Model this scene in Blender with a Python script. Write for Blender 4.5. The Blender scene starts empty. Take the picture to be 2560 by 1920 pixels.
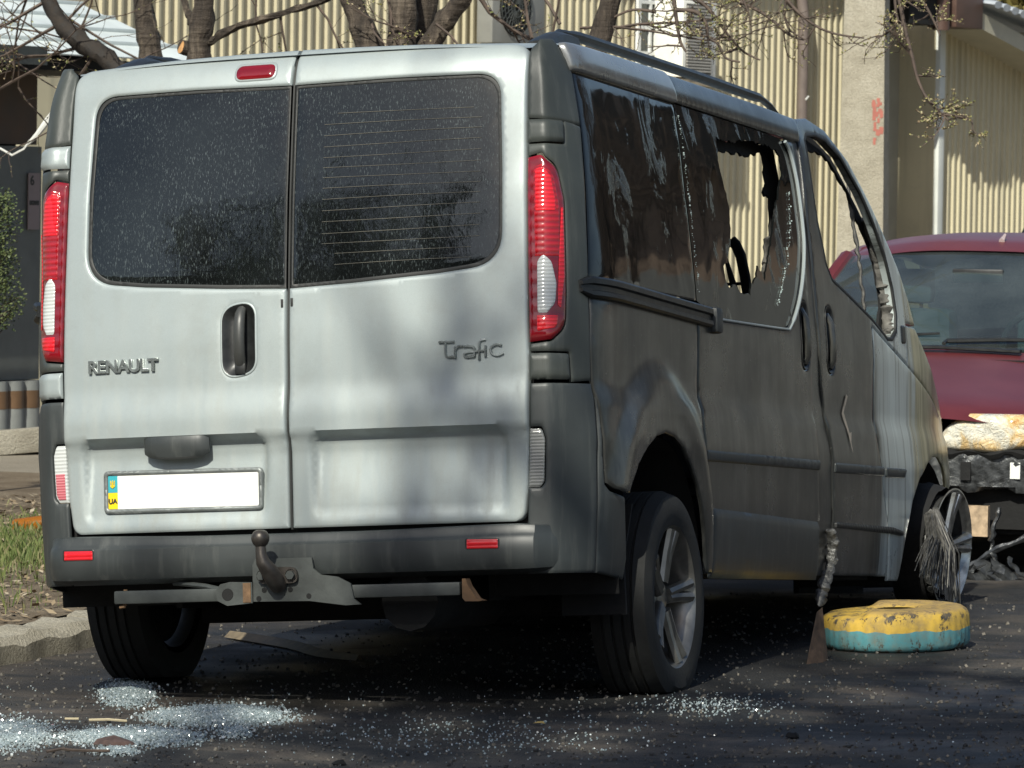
import bpy, bmesh, math, random
import numpy as np
from mathutils import Vector, Matrix
from mathutils.geometry import delaunay_2d_cdt

random.seed(7)
rng = np.random.default_rng(7)
R_ = math.radians
scene = bpy.context.scene
COL = scene.collection

# ------------------------------------------------------------------ camera
def rotx(a): c, s = math.cos(a), math.sin(a); return np.array([[1, 0, 0], [0, c, -s], [0, s, c]])
def roty(a): c, s = math.cos(a), math.sin(a); return np.array([[c, 0, s], [0, 1, 0], [-s, 0, c]])
def rotz(a): c, s = math.cos(a), math.sin(a); return np.array([[c, -s, 0], [s, c, 0], [0, 0, 1]])

CAM_P = np.array([5.09962, -13.02893, 1.49011])
CAM_R = rotz(R_(18.83330)) @ rotx(R_(-2.23471)) @ roty(R_(-0.92723))
CAM_F = 12228.96                       # focal length in pixels of the 2560 wide photograph
cam_d = bpy.data.cameras.new('camera')
cam_d.sensor_width = 36.0
cam_d.lens = CAM_F / 2560 * 36.0
cam_d.clip_start = 0.5
cam_d.clip_end = 3000
cam = bpy.data.objects.new('camera', cam_d)
COL.objects.link(cam)
mw = np.eye(4)
mw[:3, 0] = CAM_R[:, 0]; mw[:3, 1] = CAM_R[:, 2]; mw[:3, 2] = -CAM_R[:, 1]; mw[:3, 3] = CAM_P
cam.matrix_world = Matrix(mw.tolist())
scene.camera = cam
cam_d.dof.use_dof = True
cam_d.dof.focus_distance = 14.4
cam_d.dof.aperture_fstop = 22.0

# ------------------------------------------------------------------ sky and sun
SUN_AZ, SUN_EL = -2.5, 41.0             # direction the light travels: degrees from +Y towards +X
world = bpy.data.worlds.new('World'); scene.world = world; world.use_nodes = True
wn = world.node_tree.nodes; wl = world.node_tree.links
bg = wn['Background']
sky = wn.new('ShaderNodeTexSky'); sky.sky_type = 'NISHITA'; sky.sun_disc = False
sky.sun_elevation = R_(SUN_EL); sky.sun_rotation = R_(180 + SUN_AZ)
sky.air_density = 1.0; sky.dust_density = 1.6; sky.ozone_density = 1.2
wl.new(sky.outputs[0], bg.inputs[0]); bg.inputs[1].default_value = 0.085
sun_d = bpy.data.lights.new('sun', 'SUN'); sun_d.energy = 4.3; sun_d.angle = R_(0.53)
sun_d.color = (1.0, 0.975, 0.86)
sun = bpy.data.objects.new('sun', sun_d); COL.objects.link(sun)
ld = Vector((math.sin(R_(SUN_AZ)) * math.cos(R_(SUN_EL)), math.cos(R_(SUN_AZ)) * math.cos(R_(SUN_EL)), -math.sin(R_(SUN_EL))))
sun.rotation_euler = ld.to_track_quat('-Z', 'Y').to_euler()
scene.view_settings.view_transform = 'Standard'
scene.view_settings.look = 'None'
scene.view_settings.exposure = 0.36
scene.view_settings.gamma = 1.0
scene.view_settings.use_curve_mapping = False

# ------------------------------------------------------------------ frames and measuring
VR = rotx(R_(-4.15273)) @ roty(R_(-3.80159))      # the van stands nose down on its burnt front wheels, leaning to the kerb
VT = np.array([0.02221, -0.02197, -0.02587])
def v2w(p): return np.asarray(p) @ VR.T + VT
def w2v(p): return (np.asarray(p) - VT) @ VR
GS = 0.02428                                       # cross fall of the road
def gz(x): return GS * x
def ray(px, py): return CAM_R @ np.array([(px - 1280) / CAM_F, 1.0, -(py - 960) / CAM_F])
def at(px, py, Y):
    d = ray(px, py); t = (Y - CAM_P[1]) / d[1]; return Vector((CAM_P + t * d).tolist())
def gnd(px, py, h=0.0):
    d = ray(px, py); t = (GS * CAM_P[0] + h - CAM_P[2]) / (d[2] - GS * d[0]); return Vector((CAM_P + t * d).tolist())

# ------------------------------------------------------------------ object helpers
def tag(o, label=None, cat=None, group=None, kind=None):
    if label: o['label'] = label
    if cat: o['category'] = cat
    if group: o['group'] = group
    if kind: o['kind'] = kind
    return o
def empty(name, loc=(0, 0, 0), rz=0.0, parent=None):
    o = bpy.data.objects.new(name, None); COL.objects.link(o)
    o.empty_display_size = 0.1
    o.location = loc; o.rotation_euler = (0, 0, rz)
    if parent: o.parent = parent
    return o
def link_mesh(name, me, parent=None):
    o = bpy.data.objects.new(name, me); COL.objects.link(o)
    if parent: o.parent = parent
    return o

class MB:
    """collects shapes, builds one mesh object"""
    def __init__(s): s.v = []; s.f = []; s.m = []
    def add(s, vs, fs, m=0):
        b = len(s.v); s.v += [tuple(map(float, v)) for v in vs]
        s.f += [tuple(i + b for i in f) for f in fs]; s.m += [m] * len(fs); return s
    def box(s, c, h, m=0, rot=None, bev=0.0):
        hx, hy, hz = h
        if bev <= 0:
            vs = [(x * hx, y * hy, z * hz) for x in (-1, 1) for y in (-1, 1) for z in (-1, 1)]
            fs = [(0, 1, 3, 2), (4, 6, 7, 5), (0, 4, 5, 1), (2, 3, 7, 6), (0, 2, 6, 4), (1, 5, 7, 3)]
        else:
            bm = bmesh.new(); bmesh.ops.create_cube(bm, size=2)
            for v in bm.verts: v.co = Vector((v.co.x * hx, v.co.y * hy, v.co.z * hz))
            bmesh.ops.bevel(bm, geom=bm.edges[:], offset=bev, segments=2, affect='EDGES', profile=0.6)
            bm.verts.index_update(); vs = [v.co[:] for v in bm.verts]; fs = [[v.index for v in f.verts] for f in bm.faces]; bm.free()
        if rot is not None: vs = [tuple(rot @ Vector(v)) for v in vs]
        return s.add([(v[0] + c[0], v[1] + c[1], v[2] + c[2]) for v in vs], fs, m)
    def tube(s, pts, rad, n=8, m=0, cap=True, flat=1.0):
        pts = [Vector(p) for p in pts]
        if not hasattr(rad, '__len__'): rad = [rad] * len(pts)
        k = len(pts); vs = []; fs = []
        t0 = (pts[1] - pts[0]).normalized()
        up = Vector((0, 0, 1)) if abs(t0.z) < 0.9 else Vector((1, 0, 0))
        nrm = (up - t0 * up.dot(t0)).normalized()
        for i, p in enumerate(pts):
            if i == 0: t = pts[1] - pts[0]
            elif i == k - 1: t = pts[-1] - pts[-2]
            else: t = (pts[i + 1] - p).normalized() + (p - pts[i - 1]).normalized()
            t = t.normalized() if t.length > 1e-9 else t0
            nrm = nrm - t * nrm.dot(t)
            nrm = nrm.normalized() if nrm.length > 1e-6 else t.orthogonal().normalized()
            b = t.cross(nrm)
            for j in range(n):
                a = 2 * math.pi * j / n
                vs.append(p + (nrm * math.cos(a) * flat + b * math.sin(a)) * rad[i])
        for i in range(k - 1):
            for j in range(n):
                fs.append((i * n + j, i * n + (j + 1) % n, (i + 1) * n + (j + 1) % n, (i + 1) * n + j))
        if cap: fs.append(tuple(reversed(range(n)))); fs.append(tuple(range((k - 1) * n, k * n)))
        return s.add(vs, fs, m)
    def lathe(s, prof, axis='x', c=(0, 0, 0), n=48, m=0, closed=False):
        vs = []; fs = []; k = len(prof)
        for j in range(n):
            a = 2 * math.pi * j / n; ca, sa = math.cos(a), math.sin(a)
            for (h, r) in prof:
                if axis == 'x': p = (h, r * ca, r * sa)
                elif axis == 'y': p = (r * ca, h, r * sa)
                else: p = (r * ca, r * sa, h)
                vs.append((p[0] + c[0], p[1] + c[1], p[2] + c[2]))
        kk = k if closed else k - 1
        for j in range(n):
            j2 = (j + 1) % n
            for i in range(kk): fs.append((j * k + i, j * k + (i + 1) % k, j2 * k + (i + 1) % k, j2 * k + i))
        return s.add(vs, fs, m)
    def sweep(s, secs, m=0, closed=False, cap=True):
        """secs: list of equal length point lists"""
        k = len(secs[0]); vs = [p for q in secs for p in q]; fs = []
        kk = k if closed else k - 1
        for i in range(len(secs) - 1):
            for j in range(kk): fs.append((i * k + j, i * k + (j + 1) % k, (i + 1) * k + (j + 1) % k, (i + 1) * k + j))
        if cap and closed: fs.append(tuple(reversed(range(k)))); fs.append(tuple(range((len(secs) - 1) * k, len(secs) * k)))
        return s.add(vs, fs, m)
    def prism(s, pts, ax, a, b, m=0):
        """pts: 2D loop, extruded along ax from a to b"""
        def P(u, v, w): return {'x': (w, u, v), 'y': (u, w, v), 'z': (u, v, w)}[ax]
        k = len(pts); vs = [P(u, v, a) for u, v in pts] + [P(u, v, b) for u, v in pts]
        fs = [tuple(range(k)), tuple(reversed(range(k, 2 * k)))] + [(i, (i + 1) % k, k + (i + 1) % k, k + i) for i in range(k)]
        return s.add(vs, fs, m)
    def build(s, name, mats, parent=None, smooth=True, angle=38, recalc=True):
        me = s.mesh(name, mats, smooth, angle, recalc); return link_mesh(name, me, parent)
    def mesh(s, name, mats, smooth=True, angle=38, recalc=True):
        me = bpy.data.meshes.new(name); me.from_pydata(s.v, [], s.f)
        for mm in (mats if isinstance(mats, (list, tuple)) else [mats]): me.materials.append(mm)
        if any(s.m): me.polygons.foreach_set('material_index', s.m)
        if recalc:
            bm = bmesh.new(); bm.from_mesh(me); bmesh.ops.recalc_face_normals(bm, faces=bm.faces[:]); bm.to_mesh(me); bm.free()
        if smooth:
            me.polygons.foreach_set('use_smooth', [True] * len(me.polygons)); me.set_sharp_from_angle(angle=R_(angle))
        me.update(); return me

# ------------------------------------------------------------------ 2D outline helpers
def rpoly(pts, seg=6):
    """points (u, v[, radius]) -> loop with rounded corners"""
    out = []; n = len(pts)
    for i in range(n):
        p = Vector(pts[i][:2]); r = pts[i][2] if len(pts[i]) > 2 else 0
        if r <= 0: out.append(tuple(p)); continue
        a = Vector(pts[i - 1][:2]); b = Vector(pts[(i + 1) % n][:2])
        da = (a - p); db = (b - p)
        la, lb = da.length, db.length; da /= la; db /= lb
        ang = da.angle(db); t = min(r / math.tan(ang / 2), 0.49 * la, 0.49 * lb)
        p0 = p + da * t; p1 = p + db * t
        for k in range(seg + 1):
            w = k / seg; out.append(tuple(p0 * (1 - w) ** 2 + p * 2 * w * (1 - w) + p1 * w * w))
    return out
def smooth_curve(pts, per=6, closed=False):
    P = [np.array(p, float) for p in pts]; n = len(P); out = []
    rngi = range(n if closed else n - 1)
    for i in rngi:
        p0 = P[i - 1] if (closed or i > 0) else P[i]; p1 = P[i]; p2 = P[(i + 1) % n]
        p3 = P[(i + 2) % n] if (closed or i + 2 < n) else p2
        for k in range(per):
            t = k / per
            out.append(tuple(0.5 * ((2 * p1) + (-p0 + p2) * t + (2 * p0 - 5 * p1 + 4 * p2 - p3) * t * t + (-p0 + 3 * p1 - 3 * p2 + p3) * t ** 3)))
    if not closed: out.append(tuple(P[-1]))
    return out
def dens(loop, step):
    out = []
    n = len(loop)
    for i in range(n):
        a = np.array(loop[i]); b = np.array(loop[(i + 1) % n]); L = np.linalg.norm(b - a)
        if L < 1e-6: continue
        k = max(1, int(math.ceil(L / step)))
        for j in range(k): out.append(tuple(a + (b - a) * j / k))
    return out
def inpoly(P, loop):
    P = np.asarray(P); L = np.asarray(loop); x, y = P[:, 0], P[:, 1]; ins = np.zeros(len(P), bool)
    j = len(L) - 1
    for i in range(len(L)):
        xi, yi = L[i]; xj, yj = L[j]
        c = ((yi > y) != (yj > y)) & (x < (xj - xi) * (y - yi) / (yj - yi + 1e-15) + xi)
        ins ^= c; j = i
    return ins
def pdist(P, loops):
    P = np.asarray(P, float); best = np.full(len(P), 1e9)
    for lp in loops:
        A = np.asarray(lp, float); B = np.roll(A, -1, 0)
        for a, b in zip(A, B):
            d = b - a; L = d @ d + 1e-18
            t = np.clip(((P - a) @ d) / L, 0, 1)
            q = P - a - t[:, None] * d
            best = np.minimum(best, (q * q).sum(1))
    return np.sqrt(best)
def offset_loop(loop, d):
    L = np.asarray(loop, float); e = np.roll(L, -1, 0) - np.roll(L, 1, 0)
    nn = np.stack([-e[:, 1], e[:, 0]], 1); nn /= np.linalg.norm(nn, axis=1)[:, None] + 1e-12
    area = 0.5 * np.sum(L[:, 0] * np.roll(L[:, 1], -1) - np.roll(L[:, 0], -1) * L[:, 1])
    return L + nn * (d if area > 0 else -d)

def panel(name, outline, mapf, mats, parent, holes=(), step=0.03, thick=0.012, edge=0.004, ew=0.008, disp=None, bstep=None, angle=50, inner=True):
    """sheet with thickness over a curved chart; mapf(u, v, depth) -> point (vectorised over arrays)"""
    bstep = bstep or step * 0.7
    loops = [dens(outline, bstep)] + [dens(h, bstep) for h in holes]
    pts = []; edges = []
    for lp in loops:
        b = len(pts); pts += list(lp); edges += [(b + i, b + (i + 1) % len(lp)) for i in range(len(lp))]
    nb = len(pts)
    extra = []
    if edge > 0:
        for k, lp in enumerate(loops):
            for dd in (ew * 0.45, ew):
                extra += [tuple(q) for q in offset_loop(lp, dd if k == 0 else -dd)]
    L0 = np.asarray(loops[0]); lo, hi = L0.min(0), L0.max(0)
    gu = np.arange(lo[0] + step * 0.5, hi[0], step); gv = np.arange(lo[1] + step * 0.5, hi[1], step)
    G = [(u + (0.5 * step if j % 2 else 0), v) for j, v in enumerate(gv) for u in gu]
    E_ = np.array(extra) if extra else np.zeros((0, 2)); G = np.array(G) if G else np.zeros((0, 2))
    def keep(Q, md):
        if len(Q) == 0: return Q
        m = inpoly(Q, loops[0])
        for h in loops[1:]: m &= ~inpoly(Q, h)
        Q = Q[m]
        if len(Q) == 0: return Q
        return Q[pdist(Q, loops) > md]
    if len(E_): E_ = keep(E_, ew * 0.4)
    G = keep(G, max(ew * 1.3, step * 0.35))
    allp = [Vector(p) for p in pts] + [Vector(p) for p in E_.tolist()] + [Vector(p) for p in G.tolist()]
    vs, _, fs, ov, _, _ = delaunay_2d_cdt(allp, edges, [], 0, 1e-6)
    V2 = np.array([v[:] for v in vs]); F = np.array([f for f in fs if len(f) == 3])
    cen = V2[F].mean(1); m = inpoly(cen, loops[0])
    for h in loops[1:]: m &= ~inpoly(cen, h)
    F = F[m]
    dist = pdist(V2, loops)
    d0 = edge * np.clip(1 - dist / ew, 0, 1) ** 2 if edge > 0 else np.zeros(len(V2))
    dd = disp(V2[:, 0], V2[:, 1]) if disp else np.zeros(len(V2))
    P0 = np.stack(mapf(V2[:, 0], V2[:, 1], d0 + dd), 1)
    verts = P0.tolist(); faces = F.tolist(); mi = [0] * len(F); n = len(V2)
    if inner:
        P1 = np.stack(mapf(V2[:, 0], V2[:, 1], thick + dd), 1); verts += P1.tolist()
        faces += [[a + n, c + n, b + n] for a, b, c in F.tolist()]; mi += [1 if len(mats) > 1 else 0] * len(F)
        from collections import Counter
        cnt = {}
        for a, b, c in F.tolist():
            for e in ((a, b), (b, c), (c, a)):
                k = (min(e), max(e)); cnt[k] = e if k not in cnt else None
        for k, e in cnt.items():
            if e: faces.append([e[1], e[0], e[0] + n, e[1] + n]); mi.append(0)
    me = bpy.data.meshes.new(name); me.from_pydata(verts, [], faces)
    for mm in mats: me.materials.append(mm)
    me.polygons.foreach_set('material_index', mi)
    bm = bmesh.new(); bm.from_mesh(me); bmesh.ops.recalc_face_normals(bm, faces=bm.faces[:]); bm.to_mesh(me); bm.free()
    me.polygons.foreach_set('use_smooth', [True] * len(me.polygons)); me.set_sharp_from_angle(angle=R_(angle)); me.update()
    return link_mesh(name, me, parent)
# ------------------------------------------------------------------ materials
class NT:
    def __init__(s, name):
        s.mat = bpy.data.materials.new(name); s.mat.use_nodes = True
        s.n = s.mat.node_tree.nodes; s.l = s.mat.node_tree.links
        s.b = s.n['Principled BSDF']; s.out = s.n['Material Output']
        s.tc = s.n.new('ShaderNodeTexCoord')
    def inp(s, sock, v):
        if hasattr(v, 'is_linked') or isinstance(v, bpy.types.NodeSocket): s.l.new(v, sock)
        elif isinstance(v, (tuple, list)) and len(v) == 3 and sock.type == 'RGBA': sock.default_value = (*v, 1)
        else: sock.default_value = v
    def coord(s, scale=(1, 1, 1), kind='Object', rot=(0, 0, 0), loc=(0, 0, 0)):
        m = s.n.new('ShaderNodeMapping'); s.l.new(s.tc.outputs[kind], m.inputs[0])
        m.inputs['Scale'].default_value = scale; m.inputs['Rotation'].default_value = rot; m.inputs['Location'].default_value = loc
        return m.outputs[0]
    def noise(s, scale, detail=4, rough=0.55, co=None, dist=0.0):
        t = s.n.new('ShaderNodeTexNoise'); t.inputs['Scale'].default_value = scale; t.inputs['Detail'].default_value = detail
        t.inputs['Roughness'].default_value = rough; t.inputs['Distortion'].default_value = dist
        s.l.new(co if co is not None else s.tc.outputs['Object'], t.inputs['Vector']); return t.outputs['Fac']
    def vor(s, scale, co=None, feat='F1', out='Distance'):
        t = s.n.new('ShaderNodeTexVoronoi'); t.feature = feat; t.inputs['Scale'].default_value = scale
        s.l.new(co if co is not None else s.tc.outputs['Object'], t.inputs['Vector']); return t.outputs[out]
    def wave(s, scale, co=None, dist=0.0, direction='Z'):
        t = s.n.new('ShaderNodeTexWave'); t.inputs['Scale'].default_value = scale; t.inputs['Distortion'].default_value = dist
        t.bands_direction = direction; s.l.new(co if co is not None else s.tc.outputs['Object'], t.inputs['Vector']); return t.outputs['Fac']
    def ramp(s, fac, stops, interp='LINEAR'):
        r = s.n.new('ShaderNodeValToRGB'); r.color_ramp.interpolation = interp
        e = r.color_ramp.elements
        while len(e) < len(stops): e.new(0.5)
        for k, (p, c) in enumerate(stops):
            e[k].position = p; e[k].color = (*c, 1) if hasattr(c, '__len__') else (c, c, c, 1)
        s.l.new(fac, r.inputs[0]); return r.outputs[0]
    def mix(s, fac, a, b, blend='MIX'):
        m = s.n.new('ShaderNodeMix'); m.data_type = 'RGBA'; m.blend_type = blend
        s.inp(m.inputs[0], fac); s.inp(m.inputs[6], a); s.inp(m.inputs[7], b); return m.outputs[2]
    def math(s, op, a, b=0.0, clamp=False):
        m = s.n.new('ShaderNodeMath'); m.operation = op; m.use_clamp = clamp
        s.inp(m.inputs[0], a); s.inp(m.inputs[1], b); return m.outputs[0]
    def sep(s, axis):
        x = s.n.new('ShaderNodeSeparateXYZ'); s.l.new(s.tc.outputs['Object'], x.inputs[0]); return x.outputs[axis]
    def rng(s, v, a, b, c=0.0, d=1.0):
        m = s.n.new('ShaderNodeMapRange'); s.inp(m.inputs[0], v)
        m.inputs[1].default_value = a; m.inputs[2].default_value = b; m.inputs[3].default_value = c; m.inputs[4].default_value = d
        return m.outputs[0]
    def bump(s, h, strength=0.3, dist=0.01):
        b = s.n.new('ShaderNodeBump'); b.inputs['Strength'].default_value = strength; b.inputs['Distance'].default_value = dist
        s.l.new(h, b.inputs['Height']); s.l.new(b.outputs[0], s.b.inputs['Normal']); return b
    def set(s, **k):
        names = dict(color='Base Color', rough='Roughness', metal='Metallic', coat='Coat Weight', coatr='Coat Roughness', trans='Transmission Weight',
                     ior='IOR', alpha='Alpha', spec='Specular IOR Level', sss='Subsurface Weight', emis='Emission Color', emiss='Emission Strength')
        for a, v in k.items(): s.inp(s.b.inputs[names[a]], v)
        return s

def M_simple(name, col, rough=0.6, metal=0.0, var=0.25, scale=6.0, bump=0.0, bscale=60.0, coat=0.0):
    t = NT(name); n = t.noise(scale, 5)
    lo = tuple(c * (1 - var) for c in col); hi = tuple(min(1, c * (1 + var)) for c in col)
    t.set(color=t.ramp(n, [(0.3, lo), (0.7, hi)]), rough=t.rng(n, 0.3, 0.7, rough * 0.85, min(1, rough * 1.12)), metal=metal, coat=coat)
    if bump: t.bump(t.noise(bscale, 4), bump, 0.004)
    return t.mat

def M_silver():
    t = NT('silver_paint')
    big = t.noise(2.2, 4); fine = t.noise(260, 2, 0.5)
    base = t.mix(t.rng(big, 0.35, 0.7, 0, 0.5), (0.322, 0.364, 0.364), (0.275, 0.308, 0.305))
    # road film, denser low down, with run-off streaks
    streak = t.noise(1.0, 5, 0.65, t.coord((26, 26, 1.6)))
    low = t.rng(t.sep(2), 1.25, 0.5, 0.12, 0.62)
    dirt = t.math('MULTIPLY', t.rng(streak, 0.42, 0.72), low, True)
    base = t.mix(dirt, base, (0.30, 0.30, 0.265))
    speck = t.math('GREATER_THAN', t.noise(85, 3, 0.7), 0.735)
    base = t.mix(t.math('MULTIPLY', speck, 0.45), base, (0.10, 0.10, 0.085))
    fl = t.noise(520, 2, 0.6); base = t.mix(t.rng(fl, 0.3, 0.7, 0.0, 0.30), base, (0.47, 0.53, 0.52)); base = t.mix(t.math('MULTIPLY', t.rng(t.noise(9, 7, 0.72), 0.48, 0.72), 0.35), base, (0.27, 0.285, 0.265))
    t.set(color=base, metal=0.25, rough=t.math('ADD', t.rng(dirt, 0, 0.4, 0.42, 0.65), t.rng(fine, 0, 1, -0.03, 0.03)), coat=0.22, coatr=0.1)
    t.bump(fine, 0.03, 0.0006)
    return t.mat

def M_side():
    """silver paint: smoke-blackened and wiped along the flank, bare on the wing, scorched yellow-brown at the nose"""
    t = NT('smoke_damaged_paint')
    streak = t.noise(1.0, 6, 0.62, t.coord((7, 7, 0.9)), 0.6)
    blot = t.noise(2.4, 6, 0.62)
    fine = t.noise(1.0, 5, 0.62, t.coord((46, 46, 3.5)))
    soot = t.ramp(streak, [(0.28, (0.012, 0.013, 0.0125)), (0.5, (0.040, 0.041, 0.038)), (0.74, (0.110, 0.110, 0.100))])
    soot = t.mix(t.rng(blot, 0.44, 0.68, 0, 0.8), soot, (0.022, 0.024, 0.0235))
    soot = t.mix(t.rng(blot, 0.46, 0.30, 0, 0.5), soot, (0.115, 0.110, 0.095))
    soot = t.mix(t.rng(fine, 0.55, 0.8, 0, 0.35), soot, (0.17, 0.165, 0.148))
    flake = t.math('GREATER_THAN', t.noise(38, 7, 0.75), 0.655)
    soot = t.mix(t.math('MULTIPLY', flake, 0.6), soot, (0.24, 0.235, 0.215))
    w = t.noise(1.0, 5, 0.65, t.coord((2.0, 11, 0.8)), 0.8)
    y = t.math('ADD', t.sep(1), t.rng(w, 0, 1, -0.28, 0.28))
    silver = t.mix(t.rng(w, 0.35, 0.65), (0.62, 0.69, 0.675), (0.40, 0.44, 0.43))
    scor = t.ramp(w, [(0.3, (0.06, 0.055, 0.04)), (0.46, (0.30, 0.27, 0.15)), (0.58, (0.52, 0.47, 0.29)), (0.68, (0.30, 0.27, 0.17)), (0.8, (0.12, 0.115, 0.085))])
    drip = t.noise(1.0, 4, 0.6, t.coord((3, 24, 0.9)), 0.4)
    silver = t.mix(t.rng(drip, 0.54, 0.66, 0, 0.8), silver, (0.06, 0.06, 0.055))
    front = t.mix(t.rng(y, 3.74, 3.88), silver, scor)
    c = t.mix(t.rng(y, 3.22, 3.40), soot, front)
    t.set(color=c, metal=0.38, rough=t.rng(blot, 0.3, 0.7, 0.22, 0.42), coat=0.35, coatr=0.14)
    t.bump(t.math('ADD', t.noise(2.2, 3), t.math('MULTIPLY', flake, 0.05)), 0.06, 0.02)
    return t.mat

def M_plastic(name, col, rough=0.5, fade=1.5):
    t = NT(name); n = t.noise(4, 5); st = t.noise(1.0, 5, 0.65, t.coord((30, 30, 2.5)))
    c = t.mix(t.rng(n, 0.35, 0.7), col, tuple(x * fade for x in col))
    c = t.mix(t.rng(st, 0.52, 0.8, 0, 0.35), c, (0.16, 0.165, 0.15))
    t.set(color=c, rough=t.rng(n, 0.3, 0.7, rough * 0.85, rough * 1.15)); t.bump(t.noise(420, 2), 0.12, 0.001)
    return t.mat

def M_glass(name, tint, dirt=0.2, streak=True, wav=0.0, ior=1.55):
    """window: tinted see-through body with mirror reflection and a film of dust and dried drops"""
    t = NT(name); n = t.n; l = t.l
    tr = n.new('ShaderNodeBsdfTransparent'); tr.inputs[0].default_value = (*tint, 1)
    gl = n.new('ShaderNodeBsdfGlossy'); gl.inputs['Roughness'].default_value = 0.02; gl.inputs[0].default_value = (0.95, 1, 1, 1)
    fr = n.new('ShaderNodeFresnel'); fr.inputs[0].default_value = ior
    m1 = n.new('ShaderNodeMixShader'); l.new(fr.outputs[0], m1.inputs[0]); l.new(tr.outputs[0], m1.inputs[1]); l.new(gl.outputs[0], m1.inputs[2])
    df = n.new('ShaderNodeBsdfDiffuse'); df.inputs[0].default_value = (0.36, 0.43, 0.43, 1)
    m2 = n.new('ShaderNodeMixShader')
    film = t.rng(t.noise(3.0, 4), 0.3, 0.75, dirt * 0.2, dirt * 0.75)
    if streak:
        co = t.coord((300, 300, 75), rot=(0, R_(-22), 0))
        dr = t.noise(1.0, 3, 0.6, co)
        zone = t.rng(t.noise(3.2, 5, 0.65), 0.30, 0.62, 0.15, 1.0)
        drops = t.math('MULTIPLY', t.rng(dr, 0.56, 0.74, 0, 0.55), zone, True)
        film = t.math('ADD', film, t.math('MULTIPLY', drops, dirt * 11.0), True)
    l.new(film, m2.inputs[0]); l.new(m1.outputs[0], m2.inputs[1]); l.new(df.outputs[0], m2.inputs[2])
    if wav:
        b = n.new('ShaderNodeBump'); b.inputs['Strength'].default_value = wav; b.inputs['Distance'].default_value = 0.02
        l.new(t.noise(1.0, 4, 0.6, t.coord((9, 9, 4)), 0.5), b.inputs['Height']); l.new(b.outputs[0], gl.inputs['Normal']); l.new(b.outputs[0], fr.inputs['Normal'])
    l.new(m2.outputs[0], t.out.inputs[0]); n.remove(t.b)
    return t.mat

def M_burntglass():
    """crazed, smoke-blackened side glass: opaque, still mirror-like in patches"""
    t = NT('smoked_crazed_glass')
    co = t.coord((4.5, 5, 3.4), rot=(R_(24), 0, 0)); w = t.noise(1.0, 8, 0.7, co, 0.9)
    crust = t.rng(w, 0.585, 0.70)
    c = t.mix(crust, (0.006, 0.007, 0.007), t.ramp(t.noise(40, 4), [(0.35, (0.012, 0.012, 0.011)), (0.65, (0.05, 0.047, 0.042)), (0.8, (0.30, 0.30, 0.28))]))
    t.set(color=c, rough=t.rng(crust, 0, 1, 0.05, 0.55), spec=0.5)
    b = t.bump(t.math('ADD', t.noise(1.0, 1.5, 0.5, t.coord((4, 4, 3.0), rot=(R_(24), 0, 0)), 0.5), t.math('MULTIPLY', t.noise(60, 4), t.math('MULTIPLY', crust, 0.4))), 0.16, 0.03)
    return t.mat

def M_lens(name, col, dark, ribs=60.0):
    t = NT(name); w = t.wave(ribs, direction='Z'); n = t.noise(9, 3)
    c = t.mix(t.math('MULTIPLY', w, t.rng(n, 0.3, 0.7, 0.3, 1.0)), dark, col)
    t.set(color=c, rough=0.13, coat=0.8, coatr=0.03, sss=0.0, spec=0.6); t.bump(w, 0.25, 0.004); return t.mat

def M_asphalt():
    t = NT('sooty_asphalt')
    g = t.noise(90, 4, 0.7); big = t.noise(0.9, 5, 0.6); st = t.noise(1.0, 7, 0.68, t.coord((1.5, 2.6, 1), rot=(0, 0, R_(20))), 0.8)
    c = t.ramp(g, [(0.3, (0.010, 0.011, 0.012)), (0.55, (0.034, 0.034, 0.033)), (0.78, (0.10, 0.097, 0.09))])
    c = t.mix(t.rng(big, 0.42, 0.62, 0.0, 0.8), c, t.mix(g, (0.018, 0.018, 0.019), (0.035, 0.035, 0.034)))
    brown = t.math('ADD', t.rng(st, 0.47, 0.66, 0, 0.6), t.math('MULTIPLY', t.rng(st, 0.36, 0.5), t.rng(t.sep(0), 0.8, -1.2, 0, 0.5)), True)
    c = t.mix(brown, c, t.mix(g, (0.085, 0.066, 0.050), (0.20, 0.165, 0.13)))
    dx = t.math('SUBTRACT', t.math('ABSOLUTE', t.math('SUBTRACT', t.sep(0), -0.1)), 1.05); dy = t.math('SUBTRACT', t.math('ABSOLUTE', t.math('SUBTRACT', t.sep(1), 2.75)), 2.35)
    burn_shade = t.math('ADD', t.math('MAXIMUM', dx, dy), t.rng(t.noise(2.4, 6, 0.7), 0.25, 0.75, -0.25, 0.25))
    c = t.mix(t.rng(burn_shade, 0.55, -0.05, 0, 0.88), c, (0.007, 0.0075, 0.008))  # shade under the van painted into the asphalt, together with burnt residue
    pit = t.math('GREATER_THAN', t.noise(210, 3, 0.7), 0.66); c = t.mix(t.math('MULTIPLY', pit, 0.7), c, (0.17, 0.165, 0.15))
    wet = t.rng(t.noise(1.4, 4, 0.6, t.coord((1, 1, 1), loc=(3, 1, 0))), 0.42, 0.6)
    t.set(color=c, rough=t.rng(wet, 0, 1, 0.86, 0.5), spec=0.4)
    t.bump(t.math('ADD', g, t.math('MULTIPLY', t.vor(140), 0.7)), 0.6, 0.008)
    return t.mat

def M_ground(name, a, b, c3, scale=3.0):
    t = NT(name); n = t.noise(scale, 6, 0.65); f = t.noise(70, 5, 0.7)
    c = t.ramp(n, [(0.3, a), (0.5, b), (0.72, c3)]); c = t.mix(t.rng(f, 0.35, 0.7, 0, 0.6), c, tuple(x * 0.45 for x in b))
    t.set(color=c, rough=0.95, spec=0.2); t.bump(f, 0.7, 0.02); return t.mat

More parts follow.
